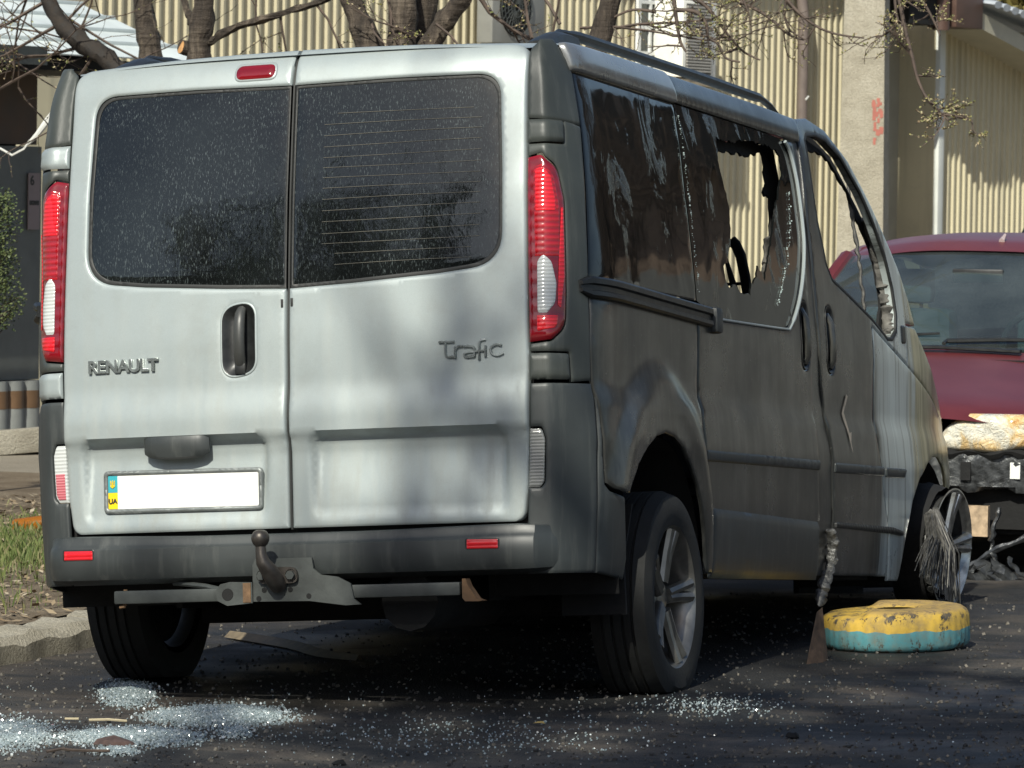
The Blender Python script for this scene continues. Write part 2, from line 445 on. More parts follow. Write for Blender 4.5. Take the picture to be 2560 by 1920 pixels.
def M_bark():
    t = NT('bark'); n = t.noise(1.0, 6, 0.7, t.coord((14, 14, 3.2)), 0.4); r = t.noise(1.0, 5, 0.6, t.coord((5, 5, 40)))
    c = t.ramp(n, [(0.3, (0.012, 0.009, 0.007)), (0.5, (0.050, 0.038, 0.028)), (0.62, (0.12, 0.095, 0.07)), (0.78, (0.21, 0.175, 0.135))])
    c = t.mix(t.rng(r, 0.55, 0.75, 0, 0.3), c, (0.20, 0.17, 0.13))
    t.set(color=c, rough=0.85); t.bump(t.math('ADD', n, t.math('MULTIPLY', r, 0.5)), 1.0, 0.035); return t.mat

def M_cladding():
    t = NT('cream_cladding'); n = t.noise(1.3, 4); st = t.noise(1.0, 4, 0.6, t.coord((9, 9, 0.5)))
    c = t.mix(t.rng(n, 0.35, 0.7), (0.56, 0.505, 0.345), (0.47, 0.42, 0.29)); c = t.mix(t.rng(st, 0.5, 0.75, 0, 0.5), c, (0.31, 0.285, 0.21)); c = t.mix(t.rng(t.noise(6, 6, 0.7), 0.55, 0.75, 0, 0.35), c, (0.36, 0.33, 0.25))
    t.set(color=c, rough=0.5, spec=0.4); return t.mat

def M_tyrepaint():
    t = NT('flaking_yellow_and_blue_paint')
    z = t.math('ADD', t.sep(2), t.rng(t.noise(14, 3), 0.3, 0.7, -0.006, 0.006))
    c = t.mix(t.math('GREATER_THAN', z, 0.066), (0.075, 0.25, 0.28), (0.52, 0.34, 0.05))
    fl = t.noise(1.0, 8, 0.8, t.coord((26, 26, 15))); fz = t.math('ADD', t.rng(t.sep(2), 0.07, 0.115, 0.0, 0.07), t.rng(t.sep(2), 0.05, 0.0, 0.0, 0.10))
    k = t.math('GREATER_THAN', t.math('ADD', fl, fz), 0.605)
    c = t.mix(k, c, (0.03, 0.028, 0.026)); c = t.mix(t.rng(t.noise(18, 6, 0.7), 0.42, 0.7, 0, 0.7), c, (0.17, 0.135, 0.085)); c = t.mix(t.rng(t.sep(2), 0.118, 0.128, 0, 0.6), c, (0.30, 0.21, 0.10))
    t.set(color=c, rough=0.7); t.bump(t.math('SUBTRACT', t.noise(40, 4), t.math('MULTIPLY', k, 0.8)), 0.4, 0.004); return t.mat

def M_leafy(name, cols, rough=0.6):
    t = NT(name); oi = t.n.new('ShaderNodeNewGeometry')
    c = t.ramp(oi.outputs['Random Per Island'], [(i / (len(cols) - 1), c) for i, c in enumerate(cols)])
    t.set(color=c, rough=rough); return t.mat

def M_crumb():
    t = NT('glass_crumbs'); g = t.n.new('ShaderNodeNewGeometry')
    c = t.ramp(g.outputs['Random Per Island'], [(0, (0.22, 0.27, 0.275)), (0.85, (0.31, 0.365, 0.375)), (1, (0.72, 0.78, 0.78))])
    t.set(color=c, rough=0.12, spec=0.9, coat=0.6, coatr=0.05); return t.mat

MT = {}
MT['silver'] = M_silver(); MT['soot'] = M_side(); MT['fender'] = MT['soot']
MT['grey'] = M_plastic('weathered_grey_plastic', (0.040, 0.045, 0.041), 0.45, 1.5)
MT['bumper'] = M_plastic('charcoal_bumper_plastic', (0.028, 0.032, 0.032), 0.45, 1.6)
MT['black'] = M_simple('black_plastic', (0.014, 0.015, 0.015), 0.4, var=0.4, scale=30, bump=0.1)
MT['seal'] = M_simple('rubber_seal', (0.02, 0.021, 0.02), 0.6, var=0.3)
MT['char'] = M_simple('charred_interior', (0.006, 0.006, 0.006), 0.9, var=0.6, scale=14, bump=0.5)
MT['ash'] = M_simple('grey_ash_crust', (0.10, 0.095, 0.085), 0.8, var=0.8, scale=24, bump=0.8, bscale=90)
MT['rubber'] = M_simple('tyre_rubber', (0.009, 0.0095, 0.009), 0.85, var=0.5, scale=14, bump=0.3)
MT['alloy'] = M_simple('alloy_rim', (0.20, 0.195, 0.18), 0.36, 0.8, var=0.3, scale=16)
MT['brightrim'] = M_simple('polished_rim', (0.36, 0.36, 0.345), 0.25, 0.9, var=0.6, scale=16, bump=0.2)
MT['steel'] = M_simple('painted_steel', (0.055, 0.061, 0.058), 0.55, 0.2, var=0.3, scale=12, bump=0.15)
MT['rust'] = M_simple('rusty_steel', (0.17, 0.10, 0.052), 0.8, 0.2, var=0.55, scale=20, bump=0.4)
MT['ball'] = M_simple('worn_tow_ball', (0.085, 0.075, 0.066), 0.42, 0.65, var=0.35, scale=30)
MT['rearglass'] = M_glass('tinted_rear_glass', (0.045, 0.06, 0.066), 0.045, wav=0.03, ior=1.6)
MT['smokedglass'] = M_burntglass()
MT['clearglass'] = M_glass('windscreen_glass', (0.60, 0.84, 0.84), 0.17, False, ior=1.9)
MT['pane'] = M_glass('window_pane', (0.12, 0.15, 0.15), 0.05, False)
MT['lamp_red'] = M_lens('red_lamp_lens', (0.46, 0.008, 0.014), (0.24, 0.005, 0.009), 18)
MT['lamp_dark'] = M_lens('dark_red_lamp_lens', (0.24, 0.006, 0.012), (0.15, 0.004, 0.008), 8)
MT['lamp_bright'] = M_lens('bright_red_reflector', (0.86, 0.02, 0.03), (0.50, 0.006, 0.012), 26)
MT['lamp_white'] = M_lens('clear_lamp_lens', (0.66, 0.68, 0.66), (0.46, 0.475, 0.46), 30)
MT['lamp_shaded'] = M_lens('shaded_clear_lens', (0.30, 0.31, 0.29), (0.20, 0.205, 0.195), 34)  # right fog lamp: its shade is put into the lens colour
MT['lamp_pink'] = M_lens('pink_fog_lens', (0.72, 0.30, 0.32), (0.42, 0.08, 0.10), 40)
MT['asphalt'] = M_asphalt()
MT['earth'] = M_ground('dry_earth', (0.10, 0.075, 0.05), (0.19, 0.15, 0.105), (0.27, 0.225, 0.165))
MT['paving'] = M_ground('old_paving', (0.22, 0.19, 0.15), (0.30, 0.265, 0.21), (0.36, 0.325, 0.265), 1.5)
MT['concrete'] = M_ground('rough_concrete', (0.33, 0.30, 0.235), (0.44, 0.405, 0.325), (0.52, 0.485, 0.40), 5)
MT['bark'] = M_bark(); MT['cladding'] = M_cladding()
MT['twig'] = M_simple('twig_bark', (0.085, 0.062, 0.048), 0.8, var=0.45, scale=20)
MT['white'] = M_simple('white_paint', (0.72, 0.73, 0.70), 0.45, var=0.06)
MT['tyrepaint'] = M_tyrepaint()
MT['crumb'] = M_crumb()
# ------------------------------------------------------------------ the van: charts of its skin (van frame: x right, y forward from the tail, z up)
def table(xs_, ys_, sig=0.018):
    z = np.linspace(-0.1, 2.2, 1151); v = np.interp(z, xs_, ys_)
    k = np.exp(-0.5 * (np.arange(-60, 61) * 0.002 / sig) ** 2); k /= k.sum()
    vp = np.concatenate([np.full(60, v[0]), v, np.full(60, v[-1])]); v = np.convolve(vp, k, 'valid')
    return lambda q: np.interp(q, z, v)
SIDE = table([0, .30, .45, .60, .74, .78, .90, .93, 1.0, 1.15, 1.3, 1.5, 1.7, 1.85, 1.95, 2.05],
             [.84, .863, .88, .892, .896, .900, .893, .882, .884, .888, .878, .858, .832, .805, .775, .72], 0.009)
REAR = table([0, .5, .9, 1.1, 1.3, 1.5, 1.7, 1.85, 1.9, 1.95, 2.0], [.01, .0, .0, .005, .02, .04, .07, .095, .115, .16, .3], 0.02)
CRX = table([0, .41, 1.05, 1.59, 1.87, 1.95], [.77, .773, .775, .769, .751, .72], .05)
CRY = table([0, .41, 1.05, 1.59, 1.87, 1.95], [.056, .054, .045, .087, .135, .19], .05)
def xs(y, z):
    y = np.asarray(y, float); z = np.asarray(z, float)
    x = SIDE(z); a = np.maximum(0, (x - CRX(z)) / ((.42 - CRY(z)) / .42) ** 3)
    x = x - a * (np.clip(.42 - y, 0, .62) / .42) ** 3
    return x - .15 * np.clip(y - 3.9, 0, 1.1) ** 2
def yr(x, z): return REAR(z) + .035 * (np.abs(x) / .71) ** 3
def side_map(sgn=1, off=0.0):
    return lambda u, v, d: (sgn * (xs(u, v) - off - d), u + 0 * v, v + 0 * u)
def rear_map(off=0.0):
    return lambda u, v, d: (u, yr(u, v) + off + d, v)
DOORX = table([.5, .65, .8, 1.05, 1.35, 1.6, 1.82, 1.95], [.700, .708, .714, .719, .713, .709, .705, .70], .05)
SEAMY = table([.4, .94, 1.17, 1.49, 1.69, 1.85, 1.95], [.20, .19, .185, .224, .254, .265, .27], .03)
def corner_map(sgn=1, off=0.0, soft=0.07):
    """s 0..0.35 tail face from door edge to crease, 0.35..1 round the side to the panel seam"""
    def base(s, z):
        xd = DOORX(z) + .004; yd = yr(xd, z) + .002
        xc, yc = CRX(z), CRY(z); ysm = SEAMY(z)
        t = np.clip(s / .35, None, 1); w = np.clip((s - .35) / .65, 0, None)
        rx = xd + (xc - xd) * t; ry = yd + (yc - yd) * t
        sy = yc + (ysm - yc) * w; sx = xs(sy, z)
        return np.where(s < .35, rx, sx), np.where(s < .35, ry, sy)
    def f(s, z, d):
        s = np.asarray(s, float); z = np.asarray(z, float)
        ax = ay = 0
        ks = np.linspace(-1, 1, 7); ws = 1 - np.abs(ks) * .8
        for k, w in zip(ks, ws):
            bx, by = base(s + k * soft, z); ax = ax + bx * w; ay = ay + by * w
        ax = ax / ws.sum(); ay = ay / ws.sum()
        e = 0.01
        bx0, by0 = base(s - .08, z); bx1, by1 = base(s + .08, z)
        tx, ty = bx1 - bx0, by1 - by0; L = np.sqrt(tx * tx + ty * ty) + 1e-9
        nx, ny = -ty / L, tx / L                       # inwards
        dd = d + off
        if sgn < 0: dd = dd - .024 * sstep(1.25, 1.75, z) * sstep(.2, .6, s)
        return sgn * (ax + nx * dd), ay + ny * dd, z + 0 * s
    return f
def sstep(a, b, x):
    t = np.clip((x - a) / (b - a), 0, 1); return t * t * (3 - 2 * t)

van = empty('van'); van.matrix_world = Matrix([[*VR[0], VT[0]], [*VR[1], VT[1]], [*VR[2], VT[2]], [0, 0, 0, 1]])
tag(van, 'silver passenger van with burnt-out sooty right side and broken windows', 'van')
MT['rail'] = M_simple('smoke_dulled_silver', (.26, .265, .26), .28, .5, var=.3, scale=5, coat=.4)
PAINT = [MT['silver'], MT['char']]; SOOT = [MT['soot'], MT['char']]

# ---- tail doors
cup = rpoly([(-.200, .985, .045), (-.203, 1.19, .055), (-.10, 1.207, .055), (-.098, 1.003, .045)], 8)
def rrect_d(u, v, x0, x1, z0, z1, r, w):
    """signed inside measure of a rounded box, softened over w"""
    cx, cz = (x0 + x1) / 2, (z0 + z1) / 2
    qx = np.abs(u - cx) - (x1 - x0) / 2 + r; qz = np.abs(v - cz) - (z1 - z0) / 2 + r
    sd = np.sqrt(np.maximum(qx, 0) ** 2 + np.maximum(qz, 0) ** 2) + np.minimum(np.maximum(qx, qz), 0) - r
    return sstep(0.0, w, -sd)
def door_disp(x0, x1):
    def f(u, v):
        # waist fold: the skin swells out towards z .83 and steps back below it
        out = -0.013 * sstep(.975, .86, v) * sstep(.800, .823, v)
        low = 0.006 * sstep(.80, .76, v) * (1 - sstep(.56, .53, v))
        rec = (0.007 + 0.021 * sstep(.56, .80, v)) * rrect_d(u, v, x0, x1, .572, .824, .035, .020)
        return out + low + rec
    return f
def tail_door(sgn):
    e = lambda x: sgn * x
    g = .0055
    lp = [(e(g), .549, .004), (e(.694), .549, .035)] + [(e(float(DOORX(z))), z) for z in (.65, .8, 1.0, 1.2, 1.4, 1.6, 1.75)] + \
         [(e(.706), 1.918, .055), (e(.39), 1.936), (e(.2), 1.941), (e(g), 1.943), (e(g), 1.834),
          (e(.30), 1.838), (e(.628), 1.836, .075), (e(.640), 1.55), (e(.642), 1.283, .13), (e(.45), 1.262), (e(.2), 1.246), (e(g), 1.238)]
    lp = rpoly(lp, 8)
    dr = (.062, .658) if sgn > 0 else (-.660, -.064)
    return panel('tail_door', lp, rear_map(), PAINT, van, step=.0135, thick=.03, edge=.005, ew=.008, disp=door_disp(*dr), holes=[cup] if sgn < 0 else [])
for sgn, lab in ((-1, 'silver left tail door with number plate and handle'), (1, 'silver right tail door with tree shadows')):
    d = tail_door(sgn); d['label'] = lab
    if sgn < 0: door_l = d
    else: door_r = d
    e = lambda x: sgn * x
    win = rpoly([(e(.010), 1.242), (e(.010), 1.831), (e(.30), 1.834), (e(.624), 1.832, .073), (e(.636), 1.55), (e(.638), 1.287, .128), (e(.45), 1.266), (e(.2), 1.25)], 8)
    panel('rear_window', win, rear_map(.011), [MT['rearglass']], d, step=.05, thick=.005, edge=.002)
    seal_o = rpoly([(e(.0075), 1.2385), (e(.0075), 1.8335), (e(.30), 1.8375), (e(.6275), 1.8355, .075), (e(.6395), 1.55), (e(.6415), 1.2835, .13), (e(.45), 1.2625), (e(.2), 1.2465)], 8)
    seal_i = rpoly([(e(.014), 1.250), (e(.014), 1.824), (e(.30), 1.827), (e(.617), 1.825, .070), (e(.629), 1.55), (e(.631), 1.295, .122), (e(.45), 1.274), (e(.2), 1.258)], 8)
    panel('window_seal', seal_o, rear_map(.0085), [MT['seal']], d, holes=[seal_i], step=.05, bstep=.02, thick=.004, edge=.0012, ew=.003)
# heating lines inside the right rear window
for k in range(15):
    z = 1.305 + k * .0312; x0, x1 = (.10, .575) if k not in (0, 1, 14) else (.14, .55)
    m = MB(); xsn = np.linspace(x0, x1, 12)
    m.tube([(x, float(yr(x, z)) + .0095, z + .002 * math.sin(k + x * 5) - .012 * (.5 - x) * (k < 4)) for x in xsn], .0007, 4)
    if k == 0: hl_mat = M_simple('heating_line', (0.15, 0.14, 0.115), 0.5, var=.2)
    m.build('heating_line', hl_mat, door_r)

# tail lamp housings of the door: high brake lamp
def on_rear(x, z, off=0.0): return Vector((x, float(yr(x, z)) + off, z))
def rear_pad(name, lp, mats, parent, off, thick, edge=.006, ew=.012, step=.012, disp=None):
    return panel(name, lp, rear_map(-off), mats if isinstance(mats, list) else [mats], parent, step=step, thick=thick, edge=edge, ew=ew, disp=disp)
rear_pad('high_brake_lamp_bezel', rpoly([(-.186, 1.852, .024), (-.186, 1.908, .024), (-.052, 1.909, .024), (-.052, 1.853, .024)]), MT['silver'], door_l, .004, .006, .004, .006)
rear_pad('high_brake_lamp', rpoly([(-.181, 1.857, .022), (-.181, 1.903, .022), (-.057, 1.904, .022), (-.057, 1.858, .022)]), MT['lamp_dark'], door_l, .011, .012, .008, .018, .007)
# door handle: dark cup and upright grip
def cup_disp(u, v): return .020 * np.clip(pdist(np.stack([u, v], 1), [cup]) / .028, 0, 1) ** .8
panel('handle_bezel', [tuple(q) for q in offset_loop(cup, -.006)], rear_map(-.003), [MT['silver']], door_l, holes=[[tuple(q) for q in offset_loop(cup, .002)]], step=.02, bstep=.012, thick=.01, edge=.002, ew=.004)
rear_pad('handle_cup', cup, MT['black'], door_l, .0045, .03, .002, .004, .009, cup_disp)
mm = MB()
gp = [on_rear(-.144, z, o) for z, o in ((1.010, .012), (1.03, -.004), (1.06, -.011), (1.10, -.013), (1.14, -.012), (1.17, -.006), (1.188, .010))]
mm.tube(gp, [.014, .0165, .017, .017, .017, .016, .013], 12, flat=.8)
mm.build('handle_grip', M_plastic('handle_plastic', (0.035, 0.036, 0.034), .38, 1.5), door_l)
mm = MB().box(on_rear(-.144, 1.012, -.002), (.016, .008, .016), bev=.004); mm.build('lock_cover', MT['black'], door_l)
# number plate: frame, white plate, blue and yellow strip
pf = MT['frame'] = M_simple('plate_frame', (0.19, 0.205, 0.20), 0.45, .4, var=.25, scale=20)
def plate_pt(x, z): return Vector((x, float(yr(x, .7)) + .030 + .0 * x - .014, z))
PY = lambda u, v, d: (u, yr(u, .67 + 0 * v) + .012 + d, v)
fr_o = rpoly([(-.592, .606, .016), (-.592, .731, .016), (-.086, .727, .016), (-.086, .604, .016)]); fr_i = rpoly([(-.578, .620, .006), (-.578, .717, .006), (-.100, .714, .006), (-.100, .617, .006)])
panel('plate_frame', fr_o, lambda u, v, d: PY(u, v, d - .006), [pf], door_l, holes=[fr_i], step=.03, bstep=.02, thick=.012, edge=.004, ew=.006)
t = NT('plate_white'); nn = t.noise(30, 4); t.set(color=t.mix(t.rng(nn, .55, .75, 0, .25), (0.80, 0.80, 0.76), (0.6, 0.55, 0.42)), rough=.35)
plate = panel('number_plate', [(-.579, .619), (-.579, .718), (-.099, .715), (-.099, .616)], lambda u, v, d: PY(u, v, d - .001), [t.mat], door_l, step=.05, thick=.003, edge=0)
mb_ = M_simple('plate_blue', (0.045, 0.36, 0.42), .4, var=.08); my_ = M_simple('plate_yellow', (0.86, 0.60, 0.015), .4, var=.08); mk_ = M_simple('plate_ink', (0.03, 0.028, 0.025), .5, var=.1)
panel('plate_strip', [(-.5775, .668), (-.5775, .7165), (-.547, .7163), (-.547, .668)], lambda u, v, d: PY(u, v, d - .0022), [mb_], plate, step=.05, thick=.001, edge=0)
panel('plate_strip', [(-.5775, .6205), (-.5775, .6675), (-.547, .6675), (-.547, .6203)], lambda u, v, d: PY(u, v, d - .0022), [my_], plate, step=.05, thick=.001, edge=0)
def text_mesh(name, body, size, mat, parent, depth=.0015, offset=0.0, bevel=0.0):
    cu = bpy.data.curves.new(name, 'FONT'); cu.body = body; cu.size = size; cu.extrude = depth; cu.offset = offset; cu.bevel_depth = bevel
    cu.align_x = 'CENTER'; cu.align_y = 'CENTER'; cu.resolution_u = 4
    o = bpy.data.objects.new(name, cu); COL.objects.link(o)
    dg = bpy.context.evaluated_depsgraph_get(); me = bpy.data.meshes.new_from_object(o.evaluated_get(dg))
    bpy.data.objects.remove(o); me.materials.clear(); me.materials.append(mat)
    ob = link_mesh(name, me, parent); return ob
ua = text_mesh('country_letters', 'UA', .0200, mk_, plate, .0006, .0006)
ua.location = (-.5622, float(yr(-.562, .67)) + .012 - .0042, .6425); ua.rotation_euler = (R_(90), 0, 0)
m = MB()
yy = float(yr(-.562, .67)) + .012 - .0042
def tr(pts, r=.0009): m.tube([(-.5622 + a, yy, .693 + b) for a, b in pts], r, 5)
for s_ in (-1, 1):
    tr([(s_ * .0065, .010), (s_ * .0065, -.007), (s_ * .003, -.0095), (0, -.012)]); tr([(s_ * .0065, .010), (s_ * .0035, .004), (s_ * .0022, -.004), (s_ * .0045, -.007)])
    tr([(s_ * .0065, -.003), (s_ * .003, -.0065), (0, -.0095)])
tr([(0, .011), (0, -.012)], .0013); tr([(-.0065, -.007), (.0065, -.007)])
m.build('trident_emblem', my_, plate)
# grab handle with plate lamp
m = MB(); secs = []
for k in range(13):
    u = k / 12; x = -.452 + .206 * u; w = math.sin(math.pi * min(1, max(0, u))) ** .3 if 0 < u < 1 else .2
    yb = float(yr(x, .80)) + .004; dep = .030 * w; zb = .757 + .022 * (1 - w)
    secs.append([(x, yb, .822), (x, yb - dep * .85, .824), (x, yb - dep, .812), (x, yb - dep * .95, .785), (x, yb - dep * .75, zb + .006), (x, yb - dep * .4, zb), (x, yb, zb + .006)])
m.sweep(secs, closed=True); m.build('grab_handle', M_plastic('handle_grey', (.030, .034, .034), .42, 1.5), door_l)
# badges
bm_ = M_simple('badge_metal', (0.33, 0.36, 0.345), 0.28, 0.75, var=.25, scale=40)
rn = text_mesh('lettering', 'RENAULT', .0525, bm_, door_l, .003, .0014, .0008)
rn.scale = (1.0, .95, 1); rn.location = (-.517, float(yr(-.517, 1.03)) - .004, 1.033); rn.rotation_euler = (R_(90), 0, R_(-4.5))
rn['label'] = 'raised RENAULT lettering'
m = MB()
def st(pts, r=.0058, per=5):
    q = smooth_curve([(.458 + a, 1.012 + b) for a, b in pts], per) if len(pts) > 2 else [(.458 + a, 1.012 + b) for a, b in pts]
    m.tube([(a, float(yr(a, b)) - .003, b) for a, b in q], r, 6, flat=.7)
st([(.002, .052), (.048, .052)]); st([(.022, .052), (.021, .022), (.027, .010), (.040, .009), (.050, .010)])          # T
st([(.050, .004), (.050, .038)]); st([(.050, .026), (.058, .037), (.072, .038)])                                       # r
st([(.074, .037), (.095, .037), (.106, .030), (.106, .007)]); st([(.106, .008), (.084, .007), (.076, .013), (.084, .020), (.106, .021)])   # a
st([(.120, -.002), (.120, .040), (.126, .053), (.140, .055)]); st([(.104, .022), (.136, .024)])                        # f
st([(.138, .006), (.138, .038)]); st([(.185, .036), (.172, .040), (.157, .034), (.153, .023), (.160, .012), (.175, .009), (.190, .015)])   # i c
tf = m.build('lettering', bm_, door_r); tf['label'] = 'raised Trafic lettering'
for x, zc in ((-.016, 1.196), (.014, 1.198)):
    m = MB().box(on_rear(x, zc, -.001), (.0035, .002, .012), bev=.001); m.build('door_stop_slot', MT['seal'], door_l if x < 0 else door_r)
# dark door gap behind
panel('door_frame', [(-.72, .50), (-.72, 1.90), (.72, 1.90), (.72, .50)], rear_map(.042), [MT['char']], van,
      holes=[rpoly([(-.60, 1.30, .05), (-.60, 1.80, .05), (-.03, 1.80), (-.03, 1.27)]), rpoly([(.03, 1.27), (.03, 1.80), (.60, 1.80, .05), (.60, 1.30, .05)])], step=.12, thick=.02, edge=0)
# rubber lip between the doors
m = MB(); zz = np.linspace(.545, 1.93, 40); m.tube([(0, float(yr(0, z)) + .016 - (.013 * float(sstep(.975, .86, z) * sstep(.800, .823, z))), z) for z in zz], .0045, 6); m.build('door_gap_seal', MT['seal'], van)

# ---- corner pillars, tail lamps, hinges
def corner(name, lp, mats, parent, sgn, off=0.0, **k):
    kk = dict(step=.02, thick=.012, edge=.004, ew=.01); kk.update(k)
    # s is scaled so that outline units are near metres: s = u / .30
    return panel(name, lp, (lambda f: (lambda u, v, d: f(u / .30, v, d)))(corner_map(sgn, off)), mats if isinstance(mats, list) else [mats], parent, **kk)
for sgn in (-1, 1):
    side_word = 'left' if sgn < 0 else 'right'
    g = MT['grey']; hm = MT['silver'] if sgn < 0 else MT['grey']
    up = corner('pillar_trim', rpoly([(0, 1.701), (0, 1.905, .03), (.10, 1.932, .04), (.22, 1.938, .05), (.298, 1.86, .03), (.298, 1.685)], 6), [g, MT['char']], van, sgn)
    # mid pillar around the lamp: outline minus lamp and hinges
    lamp = rpoly([(-.002, 1.056), (-.002, 1.584), (.075, 1.592, .05), (.150, 1.555, .07), (.178, 1.46, .05), (.180, 1.20), (.172, 1.10, .06), (.12, 1.062, .03)], 6)
    mid = rpoly([(0, 1.624), (.192, 1.624, .008), (.196, 1.694, .006), (.298, 1.682), (.298, 1.25), (.298, .947), (.196, .942), (.190, 1.028, .01), (0, 1.030), (0, 1.05), (.121, 1.056, .03),
                 (.178, 1.096, .06), (.186, 1.20), (.184, 1.46, .05), (.155, 1.562, .07), (.077, 1.599, .05), (0, 1.590)], 6)
    corner('pillar_trim', mid, [g, MT['char']], van, sgn)
    corner('hinge', rpoly([(0, 1.629), (0, 1.696), (.188, 1.693, .012), (.186, 1.630, .012)]), hm, van, sgn, off=-.008, edge=.008, ew=.016, step=.012)
    corner('hinge', rpoly([(0, .949), (0, 1.024), (.184, 1.022, .012), (.188, .948, .012)]), hm, van, sgn, off=-.008, edge=.008, ew=.016, step=.012)
    tl = corner('tail_lamp', [(u, v) for u, v in lamp], [MT['lamp_dark']], van, sgn, off=-.004, edge=.006, ew=.014, step=.012, bstep=.012)
    tl['label'] = side_word + ' red tail lamp'
    # inner fields of the lens
    corner('lens_field', rpoly([(.040, 1.30), (.036, 1.555, .02), (.085, 1.565, .02), (.128, 1.535, .04), (.150, 1.45, .03), (.150, 1.36), (.150, 1.30)]), MT['lamp_red'], tl, sgn, off=-.0062, edge=.0015, ew=.006, thick=.002)
    corner('lens_field', rpoly([(.046, 1.43, .006), (.046, 1.55, .012), (.084, 1.556, .012), (.118, 1.53, .02), (.134, 1.46, .01), (.134, 1.43, .006)]), MT['lamp_bright'], tl, sgn, off=-.0078, edge=.0012, ew=.004, thick=.0015)
    corner('lens_field', rpoly([(.050, 1.138, .012), (.052, 1.285, .02), (.085, 1.306, .02), (.118, 1.285, .03), (.136, 1.22, .03), (.130, 1.165, .03), (.100, 1.138, .01)]), MT['lamp_white'], tl, sgn, off=-.0070, edge=.002, ew=.006, thick=.002)
    corner('lens_field', rpoly([(.046, 1.085, .008), (.046, 1.130, .004), (.140, 1.130, .004), (.135, 1.095, .02)]), MT['lamp_bright'], tl, sgn, off=-.0066, edge=.0015, ew=.004, thick=.0015)
    corner('lens_field', rpoly([(.140, 1.16), (.146, 1.29), (.158, 1.44, .01), (.166, 1.44, .01), (.168, 1.24), (.152, 1.15, .01)]), MT['lamp_bright'], tl, sgn, off=-.0066, edge=.001, ew=.004, thick=.0015)
    # bumper corner cladding below the lower hinge, running forward to the wheel arch
    ll = rpoly([(-.001, .644), (-.001, .810), (.060, .810, .022), (.078, .78, .02), (.072, .66, .02), (.055, .644, .02)], 6)
    corner('bumper_corner', rpoly([(0, .40), (0, .642), (.058, .642, .022), (.077, .658, .02), (.083, .78, .02), (.063, .816, .022), (0, .816), (0, .938), (.298, .938), (.298, .40)], 6), [MT['bumper'], MT['char']], van, sgn, step=.025)
    fl = corner('fog_lamp' , ll, MT['lamp_white' if sgn < 0 else 'lamp_shaded'], van, sgn, off=.003, edge=.003, ew=.006, step=.012)
    if sgn < 0: corner('lens_field', rpoly([(.010, .652), (.010, .728), (.066, .728), (.064, .668, .012), (.052, .652, .01)]), MT['lamp_pink'], fl, sgn, off=.001, edge=.001, ew=.003, thick=.0015)
    sd = rpoly([(.2035, .40), (.2035, .936), (.212, .835), (.232, .652), (.262, .632, .02), (.372, .617), (.383, .57), (.415, .44), (.40, .38)], 5)
    panel('bumper_side', sd, side_map(sgn, .001), [MT['bumper'], MT['char']], van, step=.03, thick=.012, edge=.004)

# ---- rear bumper bar
BP = [(.04, .534), (-.020, .534), (-.030, .530), (-.034, .510), (-.040, .503), (-.047, .500), (-.049, .47), (-.046, .432), (-.036, .414), (-.01, .404), (.05, .400)]
secs = []
for x in np.linspace(-.812, .795, 55):
    ax = abs(x); k = sstep(.70, .815, ax); yb = float(yr(x * .95, .5)) + .11 * float(k) ** 2
    zt = .008 * float(sstep(.2, .7, ax)); tap = 1 - .10 * float(k)
    secs.append([(x, yb + py, .47 + (pz - .47) * tap + (zt if pz > .5 else 0)) for py, pz in BP])
m = MB().sweep(secs, closed=False); bumper = m.build('rear_bumper', MT['bumper'], van, angle=30)
def bump_y(x): return float(yr(x * .95, .5)) - .0495
for x0, x1, mt_, lab in ((-.700, -.606, 'lamp_bright', 'red reflector at the left end of the bumper'), (.546, .636, 'lamp_bright', 'red reflector at the right end of the bumper')):
    o_ = rpoly([(x0, .474, .003), (x0, .5, .003), (x1, .499, .003), (x1, .473, .003)])
    f_ = lambda u, v, d: (u, yr(u * .95, .5 + 0 * v) - .0505 + d, v)
    r_ = panel('reflector', o_, f_, [MT['lamp_bright']], bumper, step=.02, thick=.006, edge=.0015, ew=.004); r_['label'] = lab
    panel('reflector_frame', [tuple(q) for q in offset_loop(o_, -.005)], lambda u, v, d: f_(u, v, d + .0015), [MT['black']], bumper, step=.03, thick=.006, edge=.001, ew=.003)

# ---- tow bar
ty = -.085
m = MB()
m.box((-.0, ty + .05, .362), (.53, .022, .019), bev=.006); towbar = m.build('tow_bar_tube', MT['steel'], van)
m = MB(); m.prism([(-.093, .340), (-.093, .445), (-.085, .462), (.088, .462), (.093, .43), (.115, .412), (.165, .405), (.205, .385), (.215, .34), (.235, .325), (.19, .323), (.08, .338)], 'y', ty + .018, ty + .028); m.build('hitch_plate', MT['steel'], van)
m = MB(); m.prism([(-.20, .345), (-.205, .375), (-.190, .392), (-.16, .398), (-.092, .396), (-.092, .336), (-.17, .330)], 'y', ty + .010, ty + .017); sk = m.build('socket_plate', MT['steel'], van)
m = MB().lathe([(ty + .0085, .0005), (ty + .0085, .017), (ty + .012, .019)], 'y', (-.168, 0, .362), 20); m.build('socket_hole', MT['char'], sk)
m = MB(); m.box((-.108, ty + .0085, .366), (.012, .001, .028)); m.build('rust_patch', MT['rust'], sk)
m = MB()
m.prism(rpoly([(-.07, .39, .02), (-.07, .438, .02), (.045, .436, .025), (.052, .39, .025)]), 'y', ty + .004, ty + .016)
m.tube([(-.012, ty + .01, .385), (-.012, ty - .015, .40), (-.020, ty - .045, .43), (-.032, ty - .055, .452), (-.037, ty - .055, .475), (-.038, ty - .055, .498)], [.026, .027, .024, .020, .0155, .0145], 14)
m.lathe([(.493 + .0001, .013), (.497, .016), (.503, .0215), (.512, .0255), (.520, .0265), (.530, .0245), (.538, .019), (.543, .010), (.5435, .0001)], 'z', (-.038, ty - .055, 0), 24)
m.build('tow_ball', MT['ball'], van)
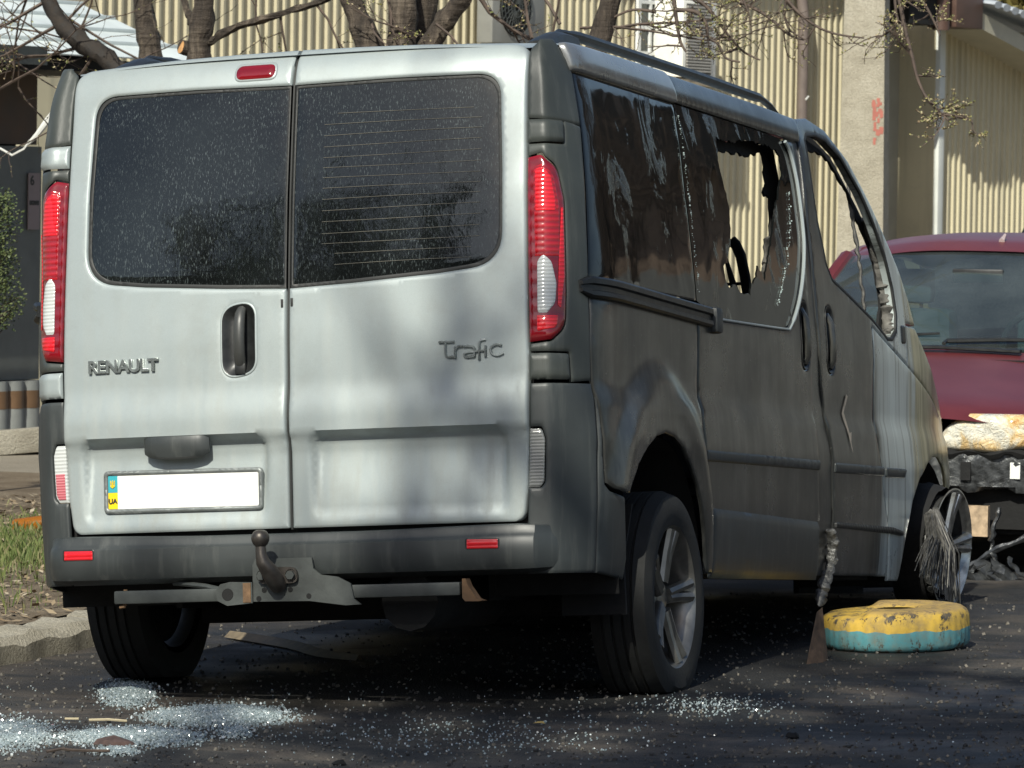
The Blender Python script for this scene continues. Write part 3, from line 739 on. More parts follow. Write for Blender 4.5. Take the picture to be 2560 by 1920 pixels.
for x in (-.058, .030):
    m = MB().lathe([(ty - .008, .0001), (ty - .008, .0135), (ty + .004, .0135)], 'y', (x, 0, .413), 6); m.lathe([(ty + .001, .017), (ty + .005, .017)], 'y', (x, 0, .413), 16); m.build('hitch_bolt', MT['steel'], van, smooth=False)
for x, z in ((-.058, .372), (.022, .372), (.078, .352), (-.075, .348)):
    m = MB().lathe([(ty + .0172, .0001), (ty + .0172, .008)], 'y', (x, 0, z), 12); m.build('bolt_hole', MT['char'], van, recalc=False)
m = MB(); m.tube([(-.50, ty + .045, .385), (-.50, ty + .045, .345), (-.505, ty + .045, .336), (-.518, ty + .045, .334)], .006, 6); m.build('tow_bar_bracket', MT['rust'], van)
m = MB(); m.prism([(.540, .39), (.540, .335), (.548, .326), (.585, .325), (.60, .327), (.583, .333), (.556, .372), (.550, .39)], 'y', ty + .02, ty + .06); m.build('tow_bar_bracket', MT['rust'], van)
m = MB(); m.tube([(-.175, ty + .03, .372), (-.25, ty + .05, .388), (-.33, ty + .08, .397), (-.37, ty + .10, .400)], .0075, 7); m.build('wiring_hose', MT['steel'], van)

# ---- right and left flanks
ARCH = lambda cy, cz, r, a0, a1, n=22: [(cy + r * math.cos(R_(a0 + (a1 - a0) * k / n)), cz + r * math.sin(R_(a0 + (a1 - a0) * k / n))) for k in range(n + 1)]
def flare(cy, cz, r0, r1, amt, zlow=.3):
    def f(u, v):
        q = np.sqrt((u - cy) ** 2 + (v - cz) ** 2)
        return -amt * sstep(r1, r0, q)
    return f
quarter = [(.215, .932), (.236, .652), (.268, .638), (.352, .622)]
arch_r = [(.352, .622), (.40, .66), (.46, .715), (.54, .765), (.63, .800), (.72, .813), (.81, .803), (.90, .772), (.985, .722), (1.05, .665), (1.10, .60), (1.14, .52), (1.16, .45), (1.165, .40)]
quarter = [(.196, 1.19), (.188, 1.05), (.194, .945), (.217, .835), (.237, .656), (.268, .640), (.352, .625)] + arch_r[1:] + [(1.232, .40), (1.232, .442), (1.176, .757), (1.158, .976), (1.166, 1.19)]
slider = [(1.244, .40), (1.244, .442), (1.188, .757), (1.170, .976), (1.178, 1.19), (1.38, 1.186), (1.8, 1.192), (2.16, 1.196), (2.23, 1.205), (2.33, 1.27), (2.43, 1.36), (2.50, 1.46), (2.535, 1.56), (2.552, 1.70), (2.548, 1.80), (2.50, 1.842),
          (2.604, 1.846), (2.598, 1.75), (2.556, 1.566), (2.482, 1.241), (2.490, 1.031), (2.497, .792), (2.516, .582), (2.516, .40)]
fdoor = [(2.700, .40), (2.694, .571), (2.680, .797), (2.600, 1.035), (2.584, 1.247), (2.612, 1.57), (2.700, 1.86), (2.735, 1.935), (2.915, 1.955), (3.12, 1.932), (3.327, 1.842), (3.47, 1.748), (3.618, 1.637), (3.715, 1.56), (3.807, 1.478), (3.88, 1.39), (3.935, 1.297),
         (3.80, 1.30), (3.786, 1.20), (3.768, 1.149), (3.55, 1.205), (3.31, 1.266), (3.287, 1.10), (3.278, .9), (3.35, .70), (3.435, .555), (3.455, .40)]
fdwin = [(2.774, 1.80), (2.785, 1.866), (2.825, 1.886), (2.95, 1.899), (3.073, 1.893), (3.224, 1.847), (3.407, 1.738), (3.53, 1.632), (3.615, 1.53), (3.665, 1.42), (3.672, 1.33), (3.645, 1.265), (3.58, 1.235), (3.515, 1.233), (3.315, 1.293), (3.05, 1.355), (2.84, 1.40), (2.785, 1.45), (2.752, 1.58), (2.752, 1.70)]
fender = [(3.318, 1.262), (3.55, 1.201), (3.773, 1.144), (4.0, 1.088), (4.171, 1.046), (4.45, .968), (4.70, .875), (4.84, .79), (4.88, .66), (4.86, .52), (4.62, .50)] + ARCH(4.12, .43, .40, 6, 180, 24) + [(3.70, .40), (3.60, .385), (3.463, .385), (3.443, .555), (3.358, .70), (3.286, .9), (3.295, 1.10)]
# open the arch the way the photo shows: tall, slightly pointed, rear edge raked
fender = fender[:11] + [(4.54, .45), (4.53, .56), (4.49, .66), (4.43, .745), (4.34, .80), (4.22, .835), (4.10, .832), (3.98, .80), (3.87, .745), (3.77, .665), (3.70, .57), (3.65, .47), (3.615, .40), (3.605, .385)] + fender[11 + 25 + 2:]
cowl = [(3.800, 1.295), (3.945, 1.290), (4.06, 1.225), (4.272, 1.108), (4.5, 1.0), (4.72, .885), (4.45, .972), (4.171, 1.050), (4.0, 1.092), (3.776, 1.148), (3.792, 1.20)]
def q_disp(u, v):
    q = np.sqrt(((u - .74) / 1.0) ** 2 + ((v - .42) / 1.12) ** 2)
    return -.022 * sstep(.56, .47, q) + .006 * sstep(.45, .40, q)
def strip_groove(u, v): return 0 * u
GLASSHOLE = [(1.674, 1.781), (1.732, 1.775), (1.816, 1.779), (1.898, 1.782), (2.019, 1.802), (2.112, 1.801), (2.186, 1.804), (2.309, 1.806), (2.376, 1.797), (2.425, 1.788), (2.418, 1.753), (2.419, 1.725), (2.349, 1.68), (2.304, 1.633), (2.252, 1.596), (2.204, 1.542), (2.142, 1.482), (2.091, 1.435), (2.057, 1.4), (2.03, 1.379), (2.005, 1.345), (1.939, 1.386), (1.91, 1.352), (1.84, 1.32), (1.808, 1.286), (1.735, 1.287), (1.678, 1.292), (1.643, 1.308), (1.574, 1.291), (1.544, 1.317), (1.539, 1.357), (1.583, 1.376), (1.607, 1.397), (1.658, 1.448), (1.677, 1.504), (1.694, 1.554), (1.683, 1.601), (1.668, 1.632), (1.656, 1.657), (1.646, 1.701), (1.671, 1.752)]
TRIMHOLE = [(1.889, 1.752), (2.028, 1.769), (2.071, 1.763), (2.148, 1.772), (2.179, 1.766), (2.267, 1.772), (2.349, 1.785), (2.438, 1.807), (2.452, 1.783), (2.454, 1.753), (2.425, 1.73), (2.424, 1.7), (2.377, 1.659), (2.382, 1.651), (2.446, 1.651), (2.418, 1.595), (2.369, 1.501), (2.323, 1.447), (2.261, 1.364), (2.176, 1.306), (1.673, 1.252), (1.666, 1.454), (1.72, 1.649)]
def jag(loop, step, amp, seed):
    r = random.Random(seed); L = dens(loop, step); return [(a + r.uniform(-amp, amp), b + r.uniform(-amp, amp)) for a, b in L]
for sgn in (1, -1):
    pm = SOOT; w = 'right' if sgn > 0 else 'left'
    st_ = .03 if sgn > 0 else .06
    panel('quarter_panel', quarter, side_map(sgn), pm, van, step=st_, thick=.012, disp=q_disp)
    hcup = lambda yc: rpoly([(yc - .060, 1.075, .05), (yc - .045, 1.30, .05), (yc + .055, 1.302, .05), (yc + .040, 1.075, .05)], 7)
    sdr = panel('sliding_door', slider, side_map(sgn), pm, van, holes=[hcup(2.415)], step=st_, thick=.02, edge=.005, ew=.010)
    fd = panel('front_door', fdoor, side_map(sgn), pm, van, holes=[fdwin, hcup(2.735)], step=st_, thick=.03, edge=.005, ew=.010)
    panel('door_pillar', [(2.40, .40), (2.40, 1.20), (2.52, 1.60), (2.56, 1.85), (2.78, 1.88), (2.70, 1.60), (2.70, .40)], side_map(sgn, .008), pm, van, step=.08, thick=.012, edge=0)
    fe = panel('front_wing', fender, side_map(sgn), [MT['fender'], MT['char']], van, step=st_, thick=.012)
    panel('cowl_panel', cowl, side_map(sgn, .004), [MT['fender'], MT['char']], van, step=st_, thick=.012)
    # roof edge rails (cant rails): two lengths, the rear one standing proud
    def rail_disp(u, v): return -.012 * np.sin(np.clip((v - 1.846) / .098, 0, 1) * math.pi) ** .7
    panel('cant_rail', rpoly([(.250, 1.846), (.244, 1.93, .02), (1.232, 1.944, .03), (1.262, 1.848, .004)]), side_map(sgn, -.006), [MT['rail'], MT['char']], van, step=.025, thick=.02, edge=.004, disp=rail_disp)
    panel('cant_rail', rpoly([(1.268, 1.850), (1.250, 1.938, .02), (2.2, 1.943), (2.728, 1.935), (2.690, 1.852)]), side_map(sgn, .002), [MT['soot'], MT['char']], van, step=.025, thick=.02, edge=.004, disp=rail_disp)
    # side windows
    rw = rpoly([(.20, 1.232), (.225, 1.40), (.262, 1.65), (.276, 1.843), (1.255, 1.845), (1.208, 1.55), (1.192, 1.232)])
    panel('side_window', rw, side_map(sgn, .006), [MT['smokedglass']], van, step=.05, thick=.005, edge=.002)
    if sgn > 0:
        sw = [(1.200, 1.232), (1.216, 1.55), (1.263, 1.845), (2.40, 1.848), (2.50, 1.838), (2.542, 1.80), (2.548, 1.70), (2.53, 1.56), (2.495, 1.46), (2.425, 1.36), (2.325, 1.272), (2.23, 1.21), (2.16, 1.20), (1.8, 1.196), (1.40, 1.19)]
        gl = panel('side_window', sw, side_map(sgn, .007), [MT['smokedglass']], sdr, holes=[jag(GLASSHOLE, .02, .005, 3)], step=.035, bstep=.012, thick=.006, edge=0)
        gl['label'] = 'smoke-blackened sliding door window with a ragged hole'
        m = MB(); cl = smooth_curve([(2.50, 1.838), (2.544, 1.795), (2.552, 1.70), (2.537, 1.56), (2.502, 1.46), (2.432, 1.36), (2.332, 1.268), (2.23, 1.203), (2.16, 1.195), (1.80, 1.190), (1.40, 1.186)], 6)
        m.tube([(float(xs(a, b)) + .001, a + .002, b) for a, b in cl], [.0065] * 40 + [.004] * (len(cl) - 40), 7); m.build('window_frame_edge', MT['silver'], sdr)
        # molten beads along the broken edge and the joint
        m = MB(); rr = random.Random(5)
        for (a, b) in dens([(1.205, 1.26), (1.213, 1.45), (1.23, 1.62), (1.262, 1.83)], .006)[:96]:
            if rr.random() < .75 and b > 1.2:
                r_ = rr.choice((.0011, .0015, .002, .0034)); x_ = float(xs(a, b)) + .001
                m.lathe([(-r_, .0002), (0, r_), (r_, .0002)], 'x', (x_, a + rr.gauss(0, .005), b), 6)
        for (a, b) in dens([(2.11, 1.27), (2.25, 1.38), (2.32, 1.46), (2.40, 1.56), (2.44, 1.66), (2.47, 1.76)], .006)[:90]:
            if rr.random() < .8:
                r_ = rr.choice((.0011, .0015, .002, .0034)); x_ = float(xs(a, b)) - .003
                m.lathe([(-r_, .0002), (0, r_), (r_, .0002)], 'x', (x_, a + rr.gauss(0, .007), b), 6)
        m.build('melted_glass_beads', M_simple('melted_glass', (0.42, 0.50, 0.48), .15, var=.4, scale=60, coat=.5), gl)['kind'] = 'stuff'
        tr_ = panel('burnt_window_lining', rpoly([(1.26, 1.24), (1.30, 1.84), (2.60, 1.86), (2.58, 1.24)]), side_map(sgn, .07), [MT['char']], van, holes=[jag(TRIMHOLE, .03, .006, 9)], step=.08, thick=.008, edge=0)
    # guide rail for the sliding door
    m = MB(); secs = []
    for y in np.linspace(.150, 1.30, 40):
        z0 = 1.216 - .028 * (y - .15); e_ = 1.0 if .17 < y < 1.285 else .55
        x_ = float(xs(y, z0)); p = .022 * e_
        secs.append([(sgn * (x_ + a), y, z0 + b * e_) for a, b in ((-.012, .030), (p * .7, .030), (p, .024), (p, .010), (p * .45, .006), (p * .45, -.008), (p * .95, -.012), (p, -.024), (p * .7, -.030), (-.012, -.030))])
    m.sweep(secs, closed=True); m.build('door_guide_rail', MT['black'], van, angle=30)
    m = MB(); x_ = float(xs(1.33, 1.18)); m.box((sgn * (x_ + .006), 1.335, 1.178), (.020, .035, .040), bev=.014); m.build('rail_end_cap', MT['bumper'], van)
    # rubbing strip and its shadow groove
    for (y0, y1, par) in ((1.185, 2.492, sdr), (2.690, 3.34, fd), (3.372, 3.66, fe)):
        lp = rpoly([(y0, .742, .004), (y0, .775, .008), (y1, .777, .008), (y1 - (.03 if y1 > 3.6 else 0), .745, .004)])
        panel('rubbing_strip', lp, side_map(sgn, -.007), [MT['bumper']], par, step=.04, thick=.008, edge=.004, ew=.008)
    # sill cladding
    panel('sill_trim', rpoly([(1.252, .385, .01), (1.248, .60, .03), (2.50, .575, .03), (2.512, .385, .01)]), side_map(sgn, -.010), [MT['bumper'], MT['char']], sdr, step=.05, thick=.012, edge=.010, ew=.03)
    panel('sill_trim', rpoly([(2.700, .560), (2.700, .577, .006), (3.46, .570, .006), (3.62, .556), (3.60, .542), (3.45, .548)]), side_map(sgn, -.012), [MT['black']], fd, step=.05, thick=.012, edge=.003, ew=.006)
    # door handles: recessed cups with a bar
    for (yc, par) in ((2.415, sdr), (2.735, fd)):
        lp = hcup(yc)
        cd = lambda u, v, lp=lp: .024 * np.clip(pdist(np.stack([u, v], 1), [lp]) / .03, 0, 1)
        panel('handle_cup', lp, side_map(sgn, -.003), [MT['black']], par, step=.012, thick=.03, edge=.002, ew=.004, disp=cd)
        m = MB(); m.tube([(sgn * (float(xs(yc, z)) + o), yc + .01, z) for z, o in ((1.095, -.010), (1.12, .000), (1.18, .005), (1.24, .003), (1.275, -.012))], [.020, .022, .021, .020, .016], 10, flat=.55)
        m.build('handle_grip', MT['soot'], par)
    panel('window_surround', [tuple(q) for q in offset_loop(fdwin, -.012)], side_map(sgn, -.002), [MT['seal']], fd, holes=[[tuple(q) for q in offset_loop(fdwin, .004)]], step=.05, bstep=.02, thick=.01, edge=.003, ew=.006)
    panel('side_marker_vent', rpoly([(3.705, 1.222, .012), (3.712, 1.288, .012), (3.775, 1.290, .012), (3.768, 1.225, .012)]), side_map(sgn, -.004), [MT['black']], fd, step=.02, thick=.01, edge=.004, ew=.008)

# burnt frame and shreds inside the right front window
fin = [(2.93, 1.87), (2.997, 1.858), (3.193, 1.855), (3.28, 1.838), (3.317, 1.816), (3.389, 1.768), (3.456, 1.745), (3.49, 1.66), (3.545, 1.64), (3.64, 1.56), (3.68, 1.48), (3.69, 1.36), (3.60, 1.27), (3.40, 1.28), (2.90, 1.38), (2.84, 1.6)]
panel('burnt_door_frame', rpoly([(2.74, 1.30), (2.74, 1.90), (3.05, 1.93), (3.30, 1.86), (3.62, 1.64), (3.80, 1.47), (3.90, 1.22), (3.40, 1.20)]), side_map(1, .055), [MT['char']], van, holes=[jag(fin, .03, .006, 4)], step=.08, thick=.01, edge=0)
m = MB(); rr = random.Random(8)
cl = [(3.49, 1.83), (3.488, 1.73), (3.478, 1.63), (3.474, 1.52), (3.468, 1.42), (3.47, 1.31), (3.475, 1.26)]
m.tube([(float(xs(a, b)) - .06 + rr.uniform(-.004, .004), a + rr.uniform(-.004, .004), b) for a, b in dens(cl, .02)[:30]], [rr.uniform(.010, .018) for _ in dens(cl, .02)[:30]], 7, flat=.5); m.build('burnt_window_guide', MT['ash'], van)
m = MB(); cl = smooth_curve([(3.60, 1.66), (3.66, 1.55), (3.69, 1.45), (3.70, 1.36), (3.68, 1.28), (3.64, 1.25)], 8)
m.tube([(float(xs(a, b)) - .035 + rr.uniform(-.003, .003), a - .02 + rr.uniform(-.005, .005), b) for a, b in cl], [rr.uniform(.016, .030) for _ in cl], 8, flat=.5); m.build('ash_crusted_seal', MT['ash'], van)
m = MB(); cl = smooth_curve([(2.30, 1.50), (2.26, 1.42), (2.20, 1.36), (2.15, 1.30), (2.12, 1.25)], 8)
m.tube([(float(xs(a, b)) - .05, a - .05 + rr.uniform(-.006, .006), b) for a, b in cl], [rr.uniform(.018, .034) for _ in cl], 8, flat=.4); m.build('ash_crusted_seal', MT['ash'], van)
# torn slit in the front door
m = MB(); m.add([(float(xs(a, b)) + .004, a, b) for a, b in ((2.905, 1.012), (2.925, 1.005), (2.87, .95), (2.845, .945), (2.855, .93), (2.885, .935), (2.875, .885), (2.90, .88), (2.90, .845), (2.925, .81), (2.912, .85), (2.925, .885))],
      [(0, 1, 2, 3), (3, 2, 5, 4), (4, 5, 7, 6), (6, 7, 11, 8), (8, 11, 10, 9)]); m.build('paint_scar', M_simple('bared_metal', (.50, .42, .33), .5, .3, var=.3, scale=40), van, recalc=False)
# dangling melted cladding at the sill
m = MB(); cl = smooth_curve([(2.615, .55), (2.64, .50), (2.635, .44), (2.60, .395), (2.56, .35), (2.53, .30)], 6)
m.tube([(float(xs(a, b)) + .012 + rr.uniform(-.004, .004), a + rr.uniform(-.006, .006), b) for a, b in cl], [.016, .018] + [rr.uniform(.014, .024) for _ in cl[4:]] + [.012, .006], 8, flat=.55); m.build('melted_trim', M_simple('melted_plastic', (.075, .075, .072), .35, .3, var=.8, scale=60, bump=.9, bscale=120), van)

# ---- roof with side rails
m = MB(); ys_ = np.concatenate([np.linspace(.13, .42, 8), np.linspace(.55, 3.12, 22)]); xsn = np.linspace(-1, 1, 33); secs = []
for y in ys_:
    zc = float(np.interp(y, [.13, .25, .45, 1.0, 2.4, 2.9, 3.12], [1.925, 1.948, 1.958, 1.972, 1.992, 1.985, 1.945])); hw = float(np.interp(y, [.13, .3, 2.6, 3.12], [.70, .775, .775, .72])); ze = float(np.interp(y, [.13, .3, 3.12], [1.908, 1.934, 1.934]))
    secs.append([(hw * u, y + .035 * abs(u) ** 3 * (y < .3), ze + (zc - ze) * (1 - abs(u) ** 3.2)) for u in xsn])
m.sweep(secs); m.sweep([[(a, b, c - .03) for a, b, c in q] for q in secs], m=1)
m.build('roof', [MT['silver'], MT['char']], van, recalc=False)
for sgn in (-1, 1):
    m = MB(); pts = []
    for y in np.linspace(.50, 2.95, 30):
        e_ = min(1, (y - .50) / .10, (2.95 - y) / .18); pts.append((sgn * (.655), y, 1.966 + .036 * max(0, e_) ** .6 + .012 * min(1, y / 2)))
    m.tube(pts, [.022 if 2 < i < 27 else .013 for i in range(30)], 8, flat=.75)
    rl = m.build('roof_rail', MT['black'], van)
    m = MB(); secs = []
    for y in np.linspace(.40, .66, 9):
        q = math.sin(math.pi * min(1, (y - .40) / .18 * .5 + .02)) if y < .58 else 1.0; h = .010 + .045 * q
        secs.append([(sgn * (.655 + a * .045), y, 1.945 + h * b) for a, b in ((-1, 0), (-.8, .8), (-.3, 1), (.3, 1), (.8, .8), (1, 0))])
    m.sweep(secs, closed=True); m.build('rail_foot', MT['black'], rl)
# ---- nose (seen only past the right wing)
m = MB(); secs = []
for y, z, w in ((3.93, 1.285, .76), (4.2, 1.15, .78), (4.5, 1.01, .77), (4.75, .88, .72), (4.88, .72, .66), (4.90, .5, .62)):
    secs.append([(u * w, y, z + .03 * (1 - u * u)) for u in np.linspace(-1, 1, 13)])
m.sweep(secs); m.build('bonnet', [MT['fender']], van, recalc=False)

# ---- inside and underneath
m = MB(); m.box((0, 2.1, .455), (.80, 1.95, .02)); m.build('floor_pan', MT['char'], van)
m = MB(); m.box((0, 4.25, .62), (.56, .45, .20), bev=.03); m.box((0, 3.75, .85), (.72, .10, .30), bev=.03); m.build('engine_bay_wreck', MT['char'], van)
m = MB(); m.box((0, .86, .33), (.62, .05, .045), bev=.02); m.build('rear_axle', MT['char'], van)
m = MB(); m.tube([(.30, .2, .34), (.30, 1.4, .33), (.10, 1.9, .33), (.10, 3.4, .33)], .045, 10); m.tube([(.34, .05, .33), (.33, .7, .34)], .085, 12); m.build('exhaust', MT['char'], van)
for sgn in (-1, 1):
    m = MB(); m.box((sgn * .74, 2.2, .42), (.05, 1.3, .03)); m.build('chassis_rail', MT['char'], van)
    # wheel house liners close the arches
    m = MB(); secs = []
    for k in range(15):
        a = R_(-12 + 204 * k / 14); secs.append([(sgn * .885 if 0 else sgn * .872, .76 + .415 * math.cos(a), .42 + .385 * math.sin(a)), (sgn * .50, .76 + .41 * math.cos(a), .42 + .38 * math.sin(a))])
    m.sweep(secs); m.box((sgn * .49, .76, .58), (.01, .42, .25)); m.build('wheel_liner', MT['char'], van, recalc=False)
    m = MB(); secs = []
    for k in range(15):
        a = R_(-10 + 200 * k / 14); secs.append([(sgn * .84, 4.10 + .45 * math.cos(a), .44 + .40 * math.sin(a)), (sgn * .50, 4.10 + .45 * math.cos(a), .44 + .40 * math.sin(a))])
    m.sweep(secs); m.box((sgn * .49, 4.10, .60), (.01, .45, .25)); m.build('wheel_liner', MT['char'], van, recalc=False)
def seat(x, y, h, bench=False):
    m = MB(); w = .24
    m.tube([(x - w, y, .50), (x - w, y - .03, .85), (x - w, y - .10, 1.30), (x - w * .8, y - .12, 1.50), (x - w * .45, y - .125, h), (x + w * .45, y - .125, h), (x + w * .8, y - .12, 1.50), (x + w, y - .10, 1.30), (x + w, y - .03, .85), (x + w, y, .50)], .018, 8)
    m.box((x, y + .22, .72), (w, .24, .03)); m.box((x, y - .04, .95), (w * .9, .02, .2))
    for zz in (1.1, 1.25, 1.4): m.tube([(x - w, y - .09, zz), (x + w, y - .09, zz)], .006, 5)
    return m.build('burnt_seat_frame', MT['char'], van)
seat(.30, 2.96, 1.28); seat(-.36, 2.96, 1.5)
m = MB().tube([(.50, 2.9, 1.552), (.516, 2.9, 1.535), (.532, 2.9, 1.497), (.545, 2.9, 1.428), (.552, 2.9, 1.373), (.556, 2.9, 1.25), (.556, 2.9, .9)], .019, 8); m.build('seat_belt_post', MT['char'], van)
for x in (-.45, 0, .45):
    m = MB(); m.box((x, 1.5, 1.0), (.21, .05, .32), bev=.03); m.box((x, 1.5, 1.40), (.12, .04, .08), bev=.03); m.build('bench_seat', MT['char'], van)

# ---- wheels
def wheel(cv, sgn, R=.315, r=.2165, burst=False, squash=None, name='wheel'):
    wv = empty(name, cv, 0, van)
    W = .088 if not burst else .060
    if not burst:
        tp = [(-W, r - .004), (-W - .006, r + .02), (-W - .008, R * .86), (-W + .004, R * .955), (-W + .03, R - .004)]
        for g in (-.046, -.016, .016, .046): tp += [(g - .005, R), (g - .004, R - .009), (g + .004, R - .009), (g + .005, R)]
        tp += [(W - .03, R - .004), (W - .004, R * .955), (W + .008, R * .86), (W + .006, r + .02), (W, r - .004)]
        m = MB().lathe(tp, 'x', n=72)
        if squash: m.v = [(x * (1 + .10 * max(0, (-z - squash * .8) / squash)), y, max(z, -squash)) for x, y, z in m.v]
        m.build('tyre', MT['rubber'], wv, angle=30)
    else:
        r3 = random.Random(6); m = MB().lathe([(-W * 1.6, r * .93), (-W * 1.6, r + .008), (-W * .9, r + .012), (W * .0, r + .006), (W * .4, r - .002)], 'x', n=48); m.v = [(x, y * (1 + r3.uniform(-.02, .03)), z * (1 + r3.uniform(-.02, .03))) for x, y, z in m.v]; m.build('tyre_remains', MT['char'], wv)
    m = MB()
    o = sgn
    m.lathe([(-o * W * .9, r * .90), (o * W * .55, r * .86), (o * W * .80, r * .93), (o * W * .93, r * .955), (o * W * 1.0, r * .985), (o * W * .98, r + .002), (o * W * .85, r - .006)], 'x', n=64)
    m.lathe([(o * W * .55, .0001), (o * W * .60, .030), (o * W * .45, .060), (o * W * .2, .062)], 'x', n=24)
    for k in range(5):
        for dlt in (-.105, .105):
            a = 2 * math.pi * k / 5 + R_(78); a0 = a + dlt * 1.6; a1 = a + dlt
            p0 = (o * W * .50, .045 * math.cos(a0), .045 * math.sin(a0)); p1 = (o * W * .62, .13 * math.cos(a1), .13 * math.sin(a1)); p2 = (o * W * .78, r * .94 * math.cos(a1), r * .94 * math.sin(a1))
            m.tube([p0, p1, p2], [.021, .0185, .021], 8, flat=.85)
    for k in range(5):
        a = 2 * math.pi * (k + .5) / 5 + R_(78); m.lathe([(o * W * .50, .0001), (o * W * .52, .007), (o * W * .40, .008)], 'x', (0, .042 * math.cos(a), .042 * math.sin(a)), 8)
    m.build('rim', MT['alloy'] if not burst else MT['brightrim'], wv, angle=40)
    m = MB().lathe([(-o * W * .3, .0001), (-o * W * .3, r * .80), (-o * W * .45, r * .82)], 'x', n=32); m.build('brake_disc', MT['char'], wv, recalc=False)
    return wv
cr_ = np.array([.808, .83, .33]); w_ = wheel(tuple(cr_), 1, squash=.282); w_['label'] = 'right rear wheel with five twin-spoke alloy rim'
wl_ = w2v(np.array([-.795, .83, gz(-.795) + .288])); w_ = wheel(tuple(wl_), -1, squash=.285); w_['label'] = 'left rear wheel in the shade'
wf = w2v(np.array([.87, 4.14, gz(.79) + .22])); w_ = wheel(tuple(wf), 1, r=.215, burst=True); w_.rotation_euler = (0, R_(6), R_(-6)); w_['label'] = 'burnt right front wheel, bare bright rim'
wf2 = w2v(np.array([-.79, 4.15, gz(-.79) + .205])); w_ = wheel(tuple(wf2), -1, r=.205, burst=True); w_['label'] = 'burnt left front wheel'
# steel cords of the burnt tyre fanned out beside the rim
m = MB(); rr = random.Random(2)
for k in range(120):
    u = k / 119; top = Vector((.93 + rr.uniform(0, .03), 3.76 + .13 * u, .645 - .03 * (1 - u))); bot = Vector((.96 + rr.uniform(0, .05), 3.46 + .56 * u + rr.uniform(-.03, .03), .44 - .145 * u + rr.uniform(-.02, .015)))
    mid = top.lerp(bot, .5) + Vector((.02 + rr.uniform(-.01, .015), rr.uniform(-.012, .012), .01)); m.tube([top, mid, bot], [.0022, .0026, .0014], 3)
m.build('burnt_tyre_cords', M_simple('tyre_cord_wire', (.12, .115, .105), .5, .4, var=.6, scale=40), van)
# mud flap behind the right rear wheel
m = MB(); secs = []
for z, x0, x1, y in ((.60, .862, .885, .46), (.52, .78, .872, .455), (.44, .74, .858, .45), (.36, .72, .862, .445), (.28, .72, .866, .44)):
    secs.append([(x0 - .05, y - .006, z), (x1, y - .006, z), (x1, y + .006, z), (x0 - .05, y + .006, z)])
m.sweep(secs, closed=True); m.build('mud_flap', MT['char'], van)
# ------------------------------------------------------------------ ground
def grid_sheet(name, x0, x1, y0, y1, nx, ny, zf, mat, kind='structure'):
    m = MB(); m.sweep([[(x, y, zf(x, y)) for x in np.linspace(x0, x1, nx)] for y in np.linspace(y0, y1, ny)])
    o = m.build(name, mat, None, recalc=False)
    if o.data.polygons[0].normal.z < 0: o.data.flip_normals()
    if kind: o['kind'] = kind
    return o
def wob(x, y): return .010 * math.sin(x * 2.1 + y * .7) * math.sin(y * 1.3 - x * .4) + .004 * math.sin(x * 7 + 1) * math.sin(y * 5)
KX = -1.44
grid_sheet('ground', -400, 400, -400, 900, 5, 5, lambda x, y: -.30, M_ground('far_ground', (.12, .10, .07), (.17, .14, .10), (.22, .19, .14), .4))
def road_z(x, y): return gz(min(x, 9)) + (wob(x, y) * .35 if x < 8 else 0)
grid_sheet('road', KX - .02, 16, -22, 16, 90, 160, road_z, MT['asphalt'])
def verge_z(x, y): return .058 + .6 * wob(x * 1.7, y * 1.7) + .02 * math.sin(x * .9 + y * .5)
grid_sheet('verge', -7.0, KX - .17, -22, 9.2, 60, 150, verge_z, MT['earth'])
grid_sheet('paved_yard', -30, 16, 8.9, 60, 24, 30, lambda x, y: .045 + .004 * math.sin(x * 3 + y * 2), MT['paving'])
# kerb stones: a row of worn concrete lengths
m = MB(); bm_secs = []
for y in np.linspace(0, .98, 15):
    j = lambda a: .006 * math.sin(y * 19 + a * 3) + .004 * math.sin(y * 47 + a * 5)
    bm_secs.append([(-.15, y, -.2), (-.15 + j(1), y, .062 + j(2)), (-.03 + j(3), y, .058 + j(4)), (.002 + j(5), y, .030 + j(6)), (.012 + j(7), y, -.06), (.012, y, -.2)])
m.sweep(bm_secs, closed=True); kerb_me = m.mesh('kerb', MT['concrete'])
kerb = empty('kerb', (0, 0, 0)); kerb['kind'] = 'structure'
for k in range(20):
    o = link_mesh('kerb_stone', kerb_me, kerb); o.location = (KX + random.uniform(-.012, .012), -9 + k * 1.0, random.uniform(-.012, .006)); o.rotation_euler = (random.uniform(-.008, .008), random.uniform(-.02, .03), random.uniform(-.01, .01))

# ------------------------------------------------------------------ the corrugated building
WA = R_(13.7); WU = Vector((math.sin(WA), math.cos(WA), 0)); WN = Vector((math.cos(WA), -math.sin(WA), 0)); W0 = Vector((-8.18, 16.27, 0))
def wp(s, n, z): return W0 + WU * s + WN * n + Vector((0, 0, z))
bldg = empty('building', W0, 0); bldg.rotation_euler = (0, 0, -WA)      # local y runs along the wall, local x out of it
tag(bldg, 'long building clad in cream ribbed metal sheets behind the van', 'building')
PIT = .105
def rib_sheet(n, z0, z1, name='cladding_sheet', mat='cladding', h=.022):
    m = MB(); pr = []
    for k in range(n):
        y = k * PIT; pr += [(0, y), (0, y + .060), (h, y + .068), (h, y + .094), (0, y + .102)]
    pr.append((0, n * PIT))
    for (a, b), (c, d) in zip(pr[:-1], pr[1:]): m.add([(a, b, z0), (c, d, z0), (c, d, z1), (a, b, z1)], [(0, 1, 2, 3)])
    return m.mesh(name, MT[mat], smooth=False, recalc=False)
sh = rib_sheet(10, 0, 3.6)
for me_ in (sh,):
    if me_.polygons[0].normal.x < 0: me_.flip_normals()
k = 0; s_ = 0.55
